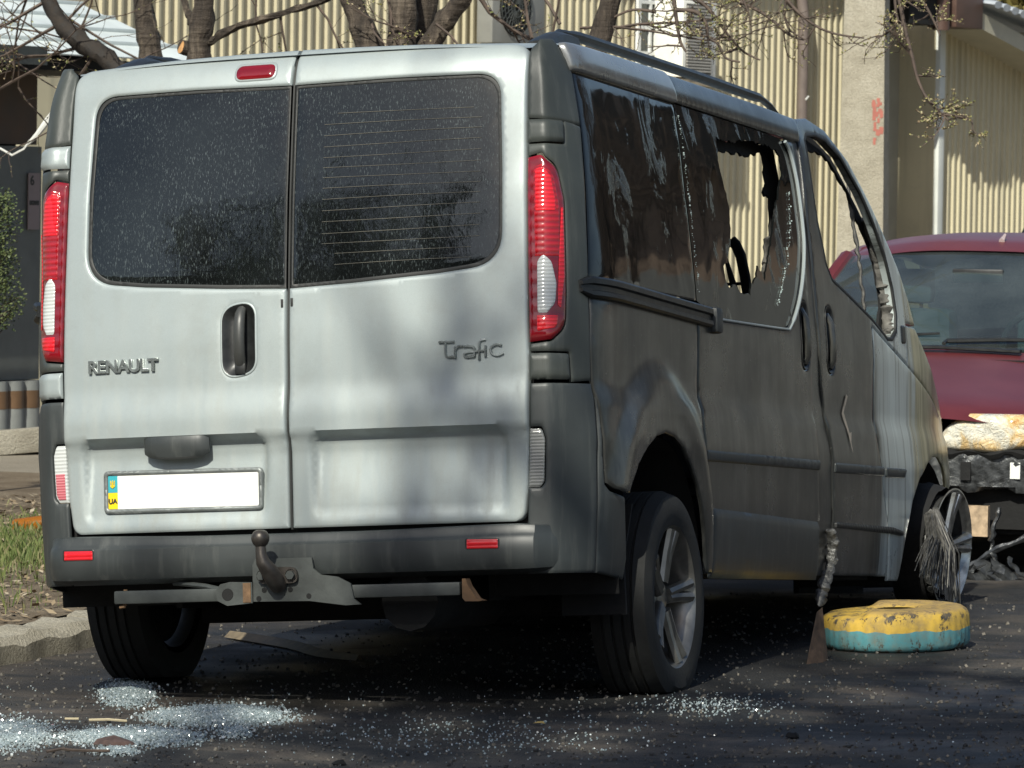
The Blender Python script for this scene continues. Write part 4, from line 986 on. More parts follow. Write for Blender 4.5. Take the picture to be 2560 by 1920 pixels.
while s_ + 1.05 <= 11.3:
    o = link_mesh('cladding_sheet', sh, bldg); o.location = (0.004 * (k % 2), s_, 0); k += 1; s_ += 1.05
last = rib_sheet(int((11.29 - s_) / PIT), 0, 3.6)
if last.polygons[0].normal.x < 0: last.flip_normals()
o = link_mesh('cladding_sheet', last, bldg); o.location = (.004 * (k % 2), s_, 0)
m = MB(); m.box((-1.6, 5.6, 1.75), (1.55, 5.75, 1.85)); m.build('core_wall', MT['cladding'], bldg, smooth=False)
m = MB(); m.box((-.70, 5.7, 3.68), (.92, 5.9, .05)); m.build('eaves_board', MT['steel'], bldg, smooth=False)
m = MB(); m.box((.012, 10.8, 1.75), (.03, .03, 1.75)); m.build('corner_flashing', MT['cladding'], bldg, smooth=False) if 0 else None
m = MB(); m.tube([(.09, 10.02, 0), (.09, 10.02, 3.0), (.05, 9.98, 3.4), (.02, 9.95, 3.6)], .045, 12); dp = m.build('downpipe', M_simple('brown_pipe', (.15, .12, .105), .5, var=.2), bldg)
m = MB(); m.tube([(.16, 9.96, 2.30), (.15, 10.02, 2.325), (.10, 10.10, 2.32)], .008, 5); m.build('pipe_tie', MT['white'], dp)
# barred white window
wroot = MB(); wroot.box((.05, 7.62, 2.90), (.012, .20, .52)); win = wroot.build('window', MT['pane'], bldg, smooth=False)
m = MB(); zs = [2.40, 2.60, 2.80, 3.00, 3.20, 3.40]
for y in (7.43, 7.60, 7.77): m.box((.066, y, 2.90), (.012, .022 if y != 7.60 else .014, .53))
for z in zs: m.box((.0665, 7.60, z), (.0105, .18, .014 if z != 2.40 else .03))
m.box((.066, 7.86, 2.90), (.02, .07, .53)); m.build('frame', MT['white'], win, smooth=False)
# the bright left part of the wall, turned towards the sun
lw = empty('wall', tuple(at(190, 500, 17.3)), 0); tag(lw, 'sunlit plain cream wall beyond the white shed roof', 'wall'); lw.location.z = 0
m = MB(); m.box((-2.5, 1.2, 1.8), (2.5, .1, 1.8)); lw_me = m.build('wall_face', MT['cladding'], lw, smooth=False)
for k in range(9):
    m = MB(); m.box((-.3 - .55 * k, 1.09, 1.8), (.025, .012, 1.8)); m.build('cover_strip', MT['cladding'], lw, smooth=False)

# air conditioners on the wall
def fan_unit(s, z, label):
    r = empty('air_conditioner', wp(s, 0, z)); r.rotation_euler = (0, 0, -WA); tag(r, label, 'air conditioner', 'air conditioners on the building')
    m = MB(); m.box((.26, 0, 0), (.07, .36, .27), bev=.012); b = m.build('casing', M_simple('ac_casing', (.24, .24, .22), .5, var=.1), r)
    m = MB(); m.lathe([(.332, .0001), (.332, .215)], 'x', (0, -.05, 0), 40); m.build('fan_hole', MT['char'], r, recalc=False)
    m = MB()
    for q in (.03, .075, .12, .165, .21): m.tube([(.345, -.05 + q * math.cos(a), q * math.sin(a)) for a in np.linspace(0, 2 * math.pi, 33)], .0045, 4, cap=False)
    for q in range(24):
        a = 2 * math.pi * q / 24; m.tube([(.345, -.05 + rr_ * math.cos(a + rr_ * 2.2), rr_ * math.sin(a + rr_ * 2.2)) for rr_ in (.03, .09, .15, .21)], .0035, 4)
    m.build('fan_guard', MT['steel'], r)
    m = MB(); m.box((.333, .29, .17), (.003, .02, .05)); m.build('badge', M_simple('red_badge', (.5, .04, .03), .5), r)
    m = MB(); m.box((.16, -.2, -.29), (.16, .02, .02)); m.box((.16, .2, -.29), (.16, .02, .02)); m.build('bracket', MT['steel'], r)
    return r
fan_unit(5.28, 2.86, 'air conditioner with round fan guard above the van roof')
r = empty('air_conditioner', wp(7.93, 0, 2.72)); r.rotation_euler = (0, 0, -WA); tag(r, 'air conditioner with horizontal louvres beside the white barred window', 'air conditioner', 'air conditioners on the building')
m = MB(); m.box((.19, 0, 0), (.14, .26, .30), bev=.012); m.build('casing', M_simple('ac_casing_white', (.80, .79, .72), .5, var=.1), r)
for k in range(22):
    m = MB(); m.box((.337, -.02, -.25 + k * .0238), (.008, .19, .0068)); m.build('louvre', M_simple('louvre_grey', (.40, .38, .34), .5, var=.1) if k == 0 else bpy.data.materials['louvre_grey'], r, smooth=False)
m = MB(); m.box((.332, -.02, 0), (.002, .195, .275)); m.build('louvre_recess', M_simple('louvre_dark', (.10, .095, .085), .7, var=.1), r, smooth=False)
m = MB(); m.box((.16, .0, -.34), (.16, .34, .025)); m.build('bracket', M_simple('tan_bracket', (.36, .30, .21), .7), r)

# concrete pole in front of the wall
def concrete_pole():
    p = wp(10.45, .45, 0); m = MB(); secs = []
    for z in np.linspace(-.2, 6, 40):
        w = .205 - .012 * z; secs.append([(a * w, b * w * .8, z + 0) for a, b in ((-1, -1), (1, -1), (1, 1), (-1, 1))])
    m.sweep(secs, closed=True); o = m.build('concrete_pole', MT['concrete'], None, angle=30); o.location = p; o.rotation_euler = (0, 0, R_(6))
    tag(o, 'square rough concrete pole in front of the ribbed wall', 'pole')
    mk = MB(); rr = random.Random(3)
    for k in range(26):
        z = rr.uniform(1.95, 2.32); mk.box((.196 - .012 * z - .008 - rr.uniform(0, .07), -(.205 - .012 * z) * .8 - .002, z), (rr.uniform(.006, .018), .0012, rr.uniform(.008, .03)))
    mk.build('red_paint_mark', M_simple('red_spray', (.36, .12, .09), .7, var=.2), o, smooth=False)
concrete_pole()

# annex with gate, right of the main wall
ann = empty('annex', wp(11.29, 0, 0)); ann.rotation_euler = (0, 0, -WA); tag(ann, 'cream annex with lean-to roof and recessed grey gate', 'building')
for k in range(6):
    m = MB(); m.box((-.35, .10 + .205 * k, 1.6), (.02, .1005, 1.6)); m.build('gate_board', M_simple('gate_cream', (.34, .32, .25), .55, var=.08) if k == 0 else bpy.data.materials['gate_cream'], ann, smooth=False)
m = MB(); m.box((-.17, .01, 1.6), (.19, .012, 1.6)); m.box((-.17, 1.225, 1.6), (.19, .012, 1.6)); m.build('gate_reveal', MT['cladding'], ann, smooth=False)
m = MB(); m.box((.03, 1.27, 1.6), (.035, .05, 1.6), bev=.006); m.build('corner_post', M_simple('pale_post', (.62, .64, .60), .5, var=.05), ann)
as_ = rib_sheet(10, 0, 3.0)
if as_.polygons[0].normal.x < 0: as_.flip_normals()
for k in range(5):
    o = link_mesh('cladding_sheet', as_, ann); o.location = (.004 * (k % 2), 1.32 + 1.05 * k, 0); o.scale = (1, 1, 1 - .0 * k)
m = MB(); m.prism([(1.22, 2.99), (1.22, 3.13), (5.6, 2.22), (5.6, 2.08)], 'x', -.1, .42); m.build('fascia', M_simple('fascia_cream', (.40, .375, .29), .6, var=.1), ann, smooth=False)
for k in range(26):
    y = 1.35 + k * .165; z = 3.20 - (y - 1.22) * .125
    m = MB(); m.tube([(.55, y, z), (-1.2, y, z + .25)], .075, 8, flat=.45); m.build('roof_corrugation', M_simple('grey_roofing', (.42, .45, .48), .5, .2, var=.15) if k == 0 else bpy.data.materials['grey_roofing'], ann)
br = empty('awning_box', wp(12.0, .25, 3.12)); br.rotation_euler = (0, 0, -WA); tag(br, 'brown metal boxes and pipe under the eaves above the gate', 'awning')
bmm = M_simple('brown_metal', (.085, .048, .036), .5, var=.2)
m = MB(); m.box((.0, -.35, .02), (.12, .30, .16)); m.build('box_panel', MT['char'], br, smooth=False)
m = MB(); m.box((.06, .30, .05), (.14, .25, .20), bev=.01); m.build('box_panel', bmm, br)
m = MB(); m.tube([(.12, -.08, -.18), (.12, -.08, .4)], .075, 12); m.build('flue', bmm, br)
cn = empty('roof_edge', wp(11.55, .3, 3.26)); cn.rotation_euler = (0, 0, -WA); tag(cn, 'pale blue corrugated roof edge over the gate corner', 'roof')
for k in range(11):
    m = MB(); m.tube([(.14, -.62 + k * .085, -.02), (-.8, -.62 + k * .085, .22)], .04, 8, flat=.5); m.build('roof_corrugation', M_simple('blue_roofing', (.34, .42, .50), .5, .2, var=.15) if k == 0 else bpy.data.materials['blue_roofing'], cn)

# ------------------------------------------------------------------ shed at the left with white metal roof
KA = R_(13.7); kp = at(97, 500, 12.4); kp.z = 0
shed = empty('shed', kp); shed.rotation_euler = (0, 0, -KA); tag(shed, 'kiosk with white sheet-metal roof, brown and grey walls at the left edge', 'shed')
brown = M_simple('brown_panel', (.075, .042, .022), .55, var=.3); core_ = MB().box((-1.35, -2.5, 1.1), (1.22, 2.45, 1.1)).build('core', MT['char'], shed, smooth=False); greyp = M_simple('grey_panel', (.12, .128, .12), .5, var=.2)
m = MB(); m.box((-1.3, -2.5, 2.02), (1.28, 2.5, .30)); m.build('upper_band', brown, shed, smooth=False)
m = MB(); m.box((-1.3, -2.5, 1.05), (1.30, 2.52, .66)); m.build('wall_panel', greyp, shed, smooth=False)
m = MB()
for k in range(34): m.tube([(-.045, -.07 - k * .145, -.1), (-.045, -.07 - k * .145, .385)], .10, 14)
m.build('fluted_plinth', M_simple('pale_plinth', (.22, .23, .22), .55, var=.15), shed)
m = MB()
for k in range(34): m.tube([(-.045, -.07 - k * .145, .23), (-.045, -.07 - k * .145, .33)], .102, 14)
m.build('plinth_band', M_simple('brown_band', (.13, .075, .038), .6, var=.2), shed)
m = MB(); m.box((-.15, -2.7, 2.165), (.60, 3.45, .035)); m.box((-.35, -2.7, 2.30), (.35, 3.4, .10)); m.build('eaves', MT['char'], shed, smooth=False)
rl_ = M_simple('white_sheet_roof', (.66, .71, .69), .45, .1, var=.12, scale=3)
for k in range(4):
    x0, z0 = .55 - .21 * k, 2.215 + .083 * k; m = MB()
    m.box((x0 - .105, -2.65 - .012 * k, z0 + .0415), (.113, 3.49 - .02 * k, .004), rot=Matrix.Rotation(R_(21.5), 3, 'Y')); m.box((x0 - .20, -2.65, z0 + .088), (.016, 3.46 - .02 * k, .012), bev=.004); m.build('roof_sheet', rl_, shed)
m = MB(); m.box((.585, -3.3, 2.20), (.012, 2.6, .05)); m.build('gutter_board', MT['steel'], shed, smooth=False)
m = MB(); m.box((.012, -.062, 1.40), (.003, .052, .16)); poster = m.build('notice', M_simple('notice_paper', (.27, .215, .21), .7, var=.08), shed, smooth=False)
for body, sz, dy, dz in (('6', .075, -.02, .115), ('BOOK', .034, 0, -.01)):
    tx = text_mesh('notice_text', body if body == '6' else 'ВОЛЯ' if 0 else '80308', sz, mk_, poster, .0006, .002); tx.location = (.0165, -.062 + dy, 1.40 + dz); tx.rotation_euler = (R_(90), 0, R_(90))
# white rod leaning by the shed, with a drooping cable
a = at(68, 362, 11.5); b = at(118, 303, 11.5)
m = MB().tube([a, a.lerp(b, .5) + Vector((0, 0, -.01)), b, b + (b - a) * .6], [.008, .016, .02, .02], 8); o = m.build('white_rod', MT['white']); tag(o, 'white plastic rod sticking out beside the shed', 'rod')
m = MB().tube([at(-5, 368, 11.4), at(30, 388, 11.4), at(60, 372, 11.4), at(75, 350, 11.4)], .006, 5); o = m.build('cable', MT['white']); tag(o, 'thin pale cable drooping across the grey shed wall', 'cable')

# ------------------------------------------------------------------ trees
BUD = M_leafy('bud_leaves', [(.20, .17, .07), (.26, .25, .08), (.14, .17, .05), (.42, .36, .22), (.30, .22, .13)])
def limb(m, p0, p1, r0, r1, rr, bend=.12, n=9, sides=8):
    p0, p1 = Vector(p0), Vector(p1); L = (p1 - p0).length; pts = []; off = Vector((rr.uniform(-1, 1), rr.uniform(-1, 1), rr.uniform(-.5, .8))) * bend * L
    for k in range(n):
        t = k / (n - 1); w = math.sin(math.pi * t); j = Vector((rr.uniform(-1, 1), rr.uniform(-1, 1), rr.uniform(-1, 1))) * r0 * .35 * (0 < k < n - 1)
        pts.append(p0.lerp(p1, t) + off * w + j)
    m.tube(pts, [r0 + (r1 - r0) * (k / (n - 1)) for k in range(n)], sides, cap=True); return pts
def twigs(m, bl, start, d, L, r, rr, depth, buds=.6):
    """a forking twig; buds collected in bl"""
    pts = [Vector(start)]; d = Vector(d).normalized(); n = 5
    for k in range(n):
        d = (d + Vector((rr.uniform(-.28, .28), rr.uniform(-.28, .28), rr.uniform(-.2, .26)))).normalized(); pts.append(pts[-1] + d * L / n)
    m.tube(pts, [max(.0012, r * (1 - .6 * k / n)) for k in range(n + 1)], 4 if r < .012 else 6, cap=False)
    if depth > 0:
        for k in range(1, n + 1):
            if rr.random() < .75:
                nd = (d + Vector((rr.uniform(-1, 1), rr.uniform(-1, 1), rr.uniform(-.6, .8)))).normalized(); twigs(m, bl, pts[k], nd, L * rr.uniform(.4, .65), r * .5, rr, depth - 1, buds)
    if depth <= 1 and bl is not None:
        for p in pts[1:]:
            if rr.random() < buds:
                for _ in range(rr.randint(1, 3)):
                    q = Vector((rr.uniform(-1, 1), rr.uniform(-1, 1), rr.uniform(-.3, 1))).normalized(); s = rr.uniform(.006, .014); t_ = q.orthogonal().normalized() * s * .4
                    bl.add([p, p + q * s * .5 + t_, p + q * s, p + q * s * .5 - t_], [(0, 1, 2, 3)])
def tree(name, label, stems, crown, rr, cat='tree', group='bare trees behind the van', bark='bark'):
    """stems: list of (points, radii); crown: list of (start, dir, length, radius, depth)"""
    base = Vector(stems[0][0][0]); t = empty(name, base); tag(t, label, cat, group)
    m = MB()
    for pts, rad in stems:
        c = smooth_curve([tuple(Vector(p) - base) for p in pts], 5); rd = np.interp(np.linspace(0, 1, len(c)), np.linspace(0, 1, len(rad)), rad)
        m.tube(c, [r * (1 + .08 * rr.uniform(-1, 1)) for r in rd], 12)
    m.v = [(x + rr.gauss(0, .0028), y + rr.gauss(0, .0028), z + rr.gauss(0, .004)) for x, y, z in m.v]; m.build('trunk', MT[bark], t)
    m = MB(); bl = MB()
    for pts, rad in stems:                                   # limbs carry on above the frame
        e_ = Vector(pts[-1]) - base; d_ = (Vector(pts[-1]) - Vector(pts[-2])).normalized()
        if rad[-1] < .028 or e_.z < 2.4: continue
        for q in range(3):
            u_ = (d_ + Vector((rr.uniform(-.7, .7), rr.uniform(-.7, .7), rr.uniform(.3, .9)))).normalized(); L_ = rr.uniform(1.1, 1.9)
            lp_ = limb(m, e_ - d_ * .05, e_ + u_ * L_, rad[-1] * .8, rad[-1] * .3, rr, .08, 7, 7)
            for w_ in lp_[2:]: twigs(m, None, w_, (rr.uniform(-1, 1), rr.uniform(-1, 1), rr.uniform(0, 1)), rr.uniform(.5, .9), .010, rr, 1, 0)
    for (p, d, L, r, dep) in crown: twigs(m, bl, Vector(p) - base, d, L, r, rr, dep)
    if m.v: cr = m.build('crown', MT['twig'], t, angle=80)
    if bl.v: bl.build('buds', BUD, t, smooth=False, recalc=False)['kind'] = 'stuff'
    return t
MT['shadebark'] = M_simple('shaded_bark', (.022, .017, .013), .85, var=.6, scale=26, bump=.8, bscale=70)  # darker bark copy: the leaning stem's shade is in the colour
rr = random.Random(11)
YT = 9.6
# leaning stem at the left and two slim trunks
b0 = at(372, 620, YT); b0.z = .0
tA = tree('cherry_tree', 'bare tree with shaded stem leaning to the left above the van corner', [([b0, at(360, 330, YT), at(285, 168, YT), at(210, 110, YT), at(150, 55, YT), at(115, -20, YT), at(90, -140, YT)], [.085, .07, .052, .048, .044, .040, .03])],
     [(at(150, 60, YT), (-1, 0, -.5), .55, .010, 2), (at(190, 95, YT), (.6, -.1, .7), .5, .008, 2), (at(120, 0, YT), (-.8, 0, -.6), .6, .010, 3), (at(100, -60, YT), (-.4, 0, -1), .7, .010, 2), (at(215, 115, YT), (-.9, 0, -.4), .6, .010, 2), (at(240, 130, YT), (-.5, 0, -.55), .5, .008, 2), (at(160, 60, YT), (.5, .1, .7), .6, .008, 2), (at(130, 20, YT), (.9, 0, -.6), .9, .008, 2), (at(-30, 60, YT), (1, 0, -.1), .7, .006, 2), (at(-30, 240, YT), (1, 0, .55), .8, .008, 2)], rr, bark='shadebark')
b1 = at(420, 620, YT + .4); b1.z = 0
tree('cherry_tree', 'slim pale-streaked tree trunk, leftmost straight trunk behind the van roof', [([b1, at(398, 330, YT + .4), at(378, 140, YT + .4), at(362, 40, YT + .4), at(352, -90, YT + .4)], [.075, .068, .060, .056, .05])], [(at(355, -60, YT + .4), (.3, 0, 1), 1.0, .02, 2)], rr)
b2 = at(500, 620, YT - .1); b2.z = 0
tC = tree('cherry_tree', 'tree trunk with a sawn-off limb and a long grey side branch', [([b2, at(502, 330, YT - .1), at(498, 130, YT - .1), at(508, 40, YT - .1), at(516, -80, YT - .1)], [.08, .07, .062, .058, .05]),
      ([at(520, 108, YT - .1), at(580, 72, YT - .15), at(680, 40, YT - .2), at(780, 12, YT - .25), at(870, -25, YT - .3)], [.02, .018, .0165, .015, .012]), ([at(478, 60, YT), at(466, 20, YT + .05), at(450, -30, YT + .1)], [.018, .016, .015])],
     [(at(640, 52, YT - .2), (-.3, 0, .9), .35, .006, 1), (at(700, 35, YT - .2), (.3, -.1, -.9), .45, .007, 2), (at(790, 10, YT - .25), (.6, 0, -.7), .5, .007, 2), (at(640, 60, YT), (.15, 0, -1), .4, .005, 2), (at(560, -40, YT), (.5, 0, .8), .9, .02, 2)], rr)
c_ = at(468, 122, YT - .1); m = MB(); d_ = Vector((-.55, -.62, .2)).normalized()
ct = tC.location; m.tube([c_ - ct + Vector((.04, .06, -.01)), c_ - ct + d_ * .035], [.045, .036], 14); st_o = m.build('sawn_limb', MT['bark'], tC)
m = MB(); q_ = d_.to_track_quat('Z', 'Y'); m.add([tuple(c_ - ct + d_ * .0365 + q_ @ Vector((.033 * math.cos(a), .033 * math.sin(a), 0))) for a in np.linspace(0, 2 * math.pi, 15)[:-1]], [tuple(range(14))])
m.build('cut_face', M_simple('fresh_cut_wood', (.55, .30, .12), .7, var=.25, scale=40), st_o, smooth=False, recalc=False)
# thick forked tree in the middle
b3 = at(990, 620, YT - .3); b3.z = 0; Yc = YT - .3
tree('old_tree', 'thick old tree forking into several stems above the middle of the van', [([b3, at(990, 330, Yc), at(985, 180, Yc)], [.17, .145, .13]), ([at(970, 220, Yc), at(915, 90, Yc), at(885, 20, Yc), at(855, -60, Yc)], [.08, .064, .054, .048]),
      ([at(1000, 220, Yc - .05), at(1005, 90, Yc - .05), at(1008, 0, Yc - .05), at(1000, -80, Yc)], [.095, .072, .064, .06]), ([at(1015, 220, Yc), at(1085, 95, Yc), at(1130, 30, Yc), at(1185, -50, Yc)], [.085, .055, .047, .044]), ([at(1010, 200, Yc + .2), at(1055, 60, Yc + .2), at(1075, -60, Yc + .2)], [.08, .06, .05])],
     [(at(930, 60, Yc - .1), (.3, -.4, -.4), .3, .006, 2), (at(1040, 95, Yc - .1), (-.7, -.3, .2), .35, .006, 2), (at(1185, -30, Yc), (.8, 0, -.9), .7, .012, 3), (at(970, 0, Yc - .1), (.2, -.2, -.9), .35, .007, 2), (at(1090, 60, Yc - .1), (.7, -.1, -.5), .5, .007, 2)], rr)
# drooping fruit tree whose trunk stands behind the van
b4 = at(1430, 620, 8.6); b4.z = 0; Yd = 8.8
tD = tree('fruit_tree', 'budding tree drooping thin twigs over the right half of the van roof', [([b4, at(1440, 330, 8.6), at(1500, 100, Yd), at(1560, -120, Yd), at(1650, -380, Yd)], [.08, .07, .055, .045, .035]),
      ([at(1560, -120, Yd), at(1800, -230, Yd), at(2050, -200, Yd), at(2230, -90, Yd)], [.035, .028, .022, .014])],
     [(at(1400, 60, Yd), (-.5, 0, .8), .5, .010, 3), (at(1330, 95, Yd), (-.3, 0, .9), .45, .008, 3), (at(1380, 95, Yd), (.3, 0, .9), .4, .007, 3), (at(1540, 70, Yd), (1, 0, .35), .55, .008, 2), (at(1450, 70, Yd), (1, -.05, .2), .8, .007, 2)], rr)
m = MB(); bl = MB()
def run(px, r0, Y, side=6, dep=1, L=.16):
    pts = [at(a, b, Y) - tD.location for a, b in px]; c = smooth_curve([tuple(p) for p in pts], 5)
    m.tube(c, np.linspace(r0, r0 * .4, len(c)), 6)
    for k in range(side):
        p = Vector(c[int(len(c) * (k + .6) / (side + .4)) - 1]); twigs(m, bl, p, (rr.uniform(-1, 1), rr.uniform(-.4, .4), rr.uniform(-.9, .5)), L * rr.uniform(.5, 1.2), r0 * .45, rr, dep, .4)
run([(1680, -40), (1690, 40), (1700, 100), (1715, 130)], .012, Yd - .1, 5)
run([(1690, 25), (1740, 30), (1765, 60), (1770, 92), (1795, 110), (1815, 145), (1850, 155)], .011, Yd - .1, 8, 2)
run([(1715, -20), (1765, 15), (1800, 60), (1830, 100), (1860, 130), (1900, 150)], .010, Yd, 7, 2)
run([(1850, -20), (1870, 30), (1880, 85)], .007, Yd, 4)
run([(1820, -10), (1910, 35), (1970, 85), (2010, 100)], .010, Yd + .1, 5)
run([(1960, -10), (1995, 30), (2040, 65), (2090, 85), (2160, 95)], .009, Yd, 6)
run([(1965, 0), (1962, 40), (1975, 75), (2015, 100)], .007, Yd, 3)
run([(2235, -30), (2240, 30), (2243, 55), (2215, 85), (2190, 95)], .008, Yd, 5)
run([(2245, -20), (2262, 70), (2280, 140), (2295, 200), (2320, 250), (2350, 280), (2375, 305)], .011, Yd - .1, 9, 2)
run([(2290, -20), (2320, 25), (2340, 65), (2350, 90)], .008, Yd, 5, 2)
run([(1640, 30), (1580, 25), (1520, 50), (1460, 75)], .008, Yd, 4)
run([(2345, 285), (2390, 290), (2430, 300)], .007, Yd - .1, 7, 2, .12)
m.build('drooping_twigs', MT['twig'], tD, angle=80); bl.build('buds', BUD, tD, smooth=False, recalc=False)['kind'] = 'stuff'
# far yellowish tree beyond the annex roof
def far_tree(px, py, Y, rad, label, cols):
    c = at(px, py, Y); t = empty('far_tree', (c.x, c.y, 0)); tag(t, label, 'tree')
    m = MB().tube([(0, 0, 0), (0.1, 0, c.z * .5), (0, 0, c.z)], [.18, .13, .06], 8); m.build('trunk', MT['bark'], t)
    m = MB(); r2 = random.Random(px)
    for k in range(5200):
        v = Vector((r2.gauss(0, 1), r2.gauss(0, 1), r2.gauss(0, 1))); v = v.normalized() * (r2.random() ** .45) * rad * (1 + .25 * math.sin(v.x * 5) * math.cos(v.z * 4)); p = Vector((0, 0, c.z)) + v
        q = Vector((r2.uniform(-1, 1), r2.uniform(-1, 1), r2.uniform(-1, 1))).normalized(); t_ = q.orthogonal().normalized(); s = r2.uniform(.04, .09); b_ = q.cross(t_)
        m.add([p - t_ * s, p + b_ * s, p + t_ * s, p - b_ * s], [(0, 1, 2, 3)])
    m.build('crown', M_leafy(label[:12], cols), t, smooth=False, recalc=False)
far_tree(2520, -60, 44, 1.15, 'yellow-green budding tree beyond the annex roof', [(.16, .14, .04), (.28, .23, .06), (.20, .19, .07), (.38, .30, .10)])

# evergreen shrub at the left edge
def shrub():
    c = at(-20, 700, 7.4); t = empty('evergreen_shrub', (c.x, c.y, .05)); tag(t, 'dark green evergreen shrub at the left edge beside the tail lamp', 'shrub')
    m = MB(); l = MB(); r2 = random.Random(4)
    m.tube([(-.2, 0, 0), (-.18, 0, .5), (-.03, 0, 1.0)], [.03, .025, .012], 7)
    for k in range(620):
        a = r2.uniform(0, 6.28); z = r2.uniform(.80, 1.40); R0 = .20 * (1 - abs((z - 1.08) / .36) ** 2) ** .5 if abs(z - 1.08) < .36 else 0; R0 *= .75 + .35 * math.sin(a * 3 + z * 9); q = R0 * r2.random() ** .35
        p = Vector((q * math.cos(a) - .04, q * math.sin(a), z)); d = Vector((math.cos(a), math.sin(a), r2.uniform(-.1, .9))).normalized()
        if k % 4 == 0: m.tube([(0, 0, z - .08), p], [.005, .002], 4, cap=False)
        for _ in range(11):
            u = (d + Vector((r2.uniform(-.9, .9), r2.uniform(-.9, .9), r2.uniform(-.7, .9)))).normalized(); s = r2.uniform(.010, .020); t_ = u.orthogonal().normalized() * s * .35; o_ = p + Vector((r2.uniform(-.03, .03), r2.uniform(-.03, .03), r2.uniform(-.03, .03)))
            l.add([o_, o_ + u * s * .5 + t_, o_ + u * s, o_ + u * s * .5 - t_], [(0, 1, 2, 3)])
    m.build('stem', MT['bark'], t); l.build('foliage', M_leafy('evergreen_leaf', [(.03, .05, .02), (.06, .085, .03), (.12, .14, .055), (.09, .11, .04)], .45), t, smooth=False, recalc=False)
shrub()

# verge cover: grass and dead leaves (nobody could count them)
m = MB(); r2 = random.Random(21)
def blade(x, y, h, w):
    z = verge_z(x, y); a = r2.uniform(0, 6.28); l = r2.uniform(.1, .6) * h; dx, dy = math.cos(a) * l, math.sin(a) * l; wx, wy = -math.sin(a) * w, math.cos(a) * w
    m.add([(x - wx, y - wy, z - .01), (x + wx, y + wy, z - .01), (x + dx * .4, y + dy * .4, z + h * .65), (x + dx, y + dy, z + h)], [(0, 1, 2), (0, 2, 3)])
for k in range(6500):
    x, y = r2.gauss(-3.0, .5), r2.gauss(5.0, .7); blade(x, y, r2.uniform(.025, .065), .0026)
for k in range(2500): blade(r2.uniform(-4.2, -1.75), r2.uniform(1.2, 6), r2.uniform(.02, .06), .0025)
for k in range(1200): blade(r2.gauss(-2.7, .3), r2.gauss(4.2, .35), r2.uniform(.03, .08), .003)
o = m.build('grass', M_leafy('grass_blade', [(.055, .085, .02), (.09, .13, .03), (.15, .18, .055), (.20, .175, .09)]), None, smooth=False, recalc=False); tag(o, 'patch of bright spring grass on the verge left of the van', 'grass', kind='stuff')
m = MB()
for k in range(9000):
    x, y = r2.uniform(-4.6, KX - .18), r2.uniform(.2, 7.5); z = verge_z(x, y) + r2.uniform(.002, .02); a = r2.uniform(0, 6.28); s = r2.uniform(.008, .028); e1 = Vector((math.cos(a), math.sin(a), r2.uniform(-.4, .4))) * s; e2 = Vector((-math.sin(a), math.cos(a), r2.uniform(-.4, .4))) * s * r2.uniform(.15, .6); p = Vector((x, y, z))
    m.add([p - e1, p + e2, p + e1, p - e2], [(0, 1, 2, 3)])
o = m.build('leaf_litter', M_leafy('dead_leaf', [(.12, .08, .045), (.26, .19, .11), (.36, .29, .19), (.20, .14, .08), (.42, .36, .26)], .8), None, smooth=False, recalc=False); tag(o, 'dry leaves and straw scattered over the verge', 'litter', kind='stuff')
# concrete block and amber glass on the verge
c = gnd(32, 1195, .06); m = MB().box((0, 0, .06), (.13, .30, .065), bev=.012); o = m.build('concrete_block', MT['concrete']); o.location = (c.x - .02, c.y, .05); o.rotation_euler = (R_(3), R_(-4), R_(-32)); tag(o, 'tilted concrete kerb block lying by the shed at the left edge', 'block')
c = gnd(62, 1365, .08); m = MB(); prf = [(-.16, .001), (-.16, .030), (-.15, .034), (.0, .035), (.03, .030), (.07, .014), (.12, .013), (.122, .001)]; m.lathe(prf, 'x', n=18)
t = NT('amber_glass'); t.set(color=(.55, .20, .02), rough=.12, trans=.6, ior=1.45); o = m.build('bottle', t.mat); o.location = (c.x + .12, c.y, verge_z(c.x, c.y) + .045); o.rotation_euler = (0, R_(-8), R_(12)); tag(o, 'amber bottle lying in the grass beside the bumper', 'bottle')

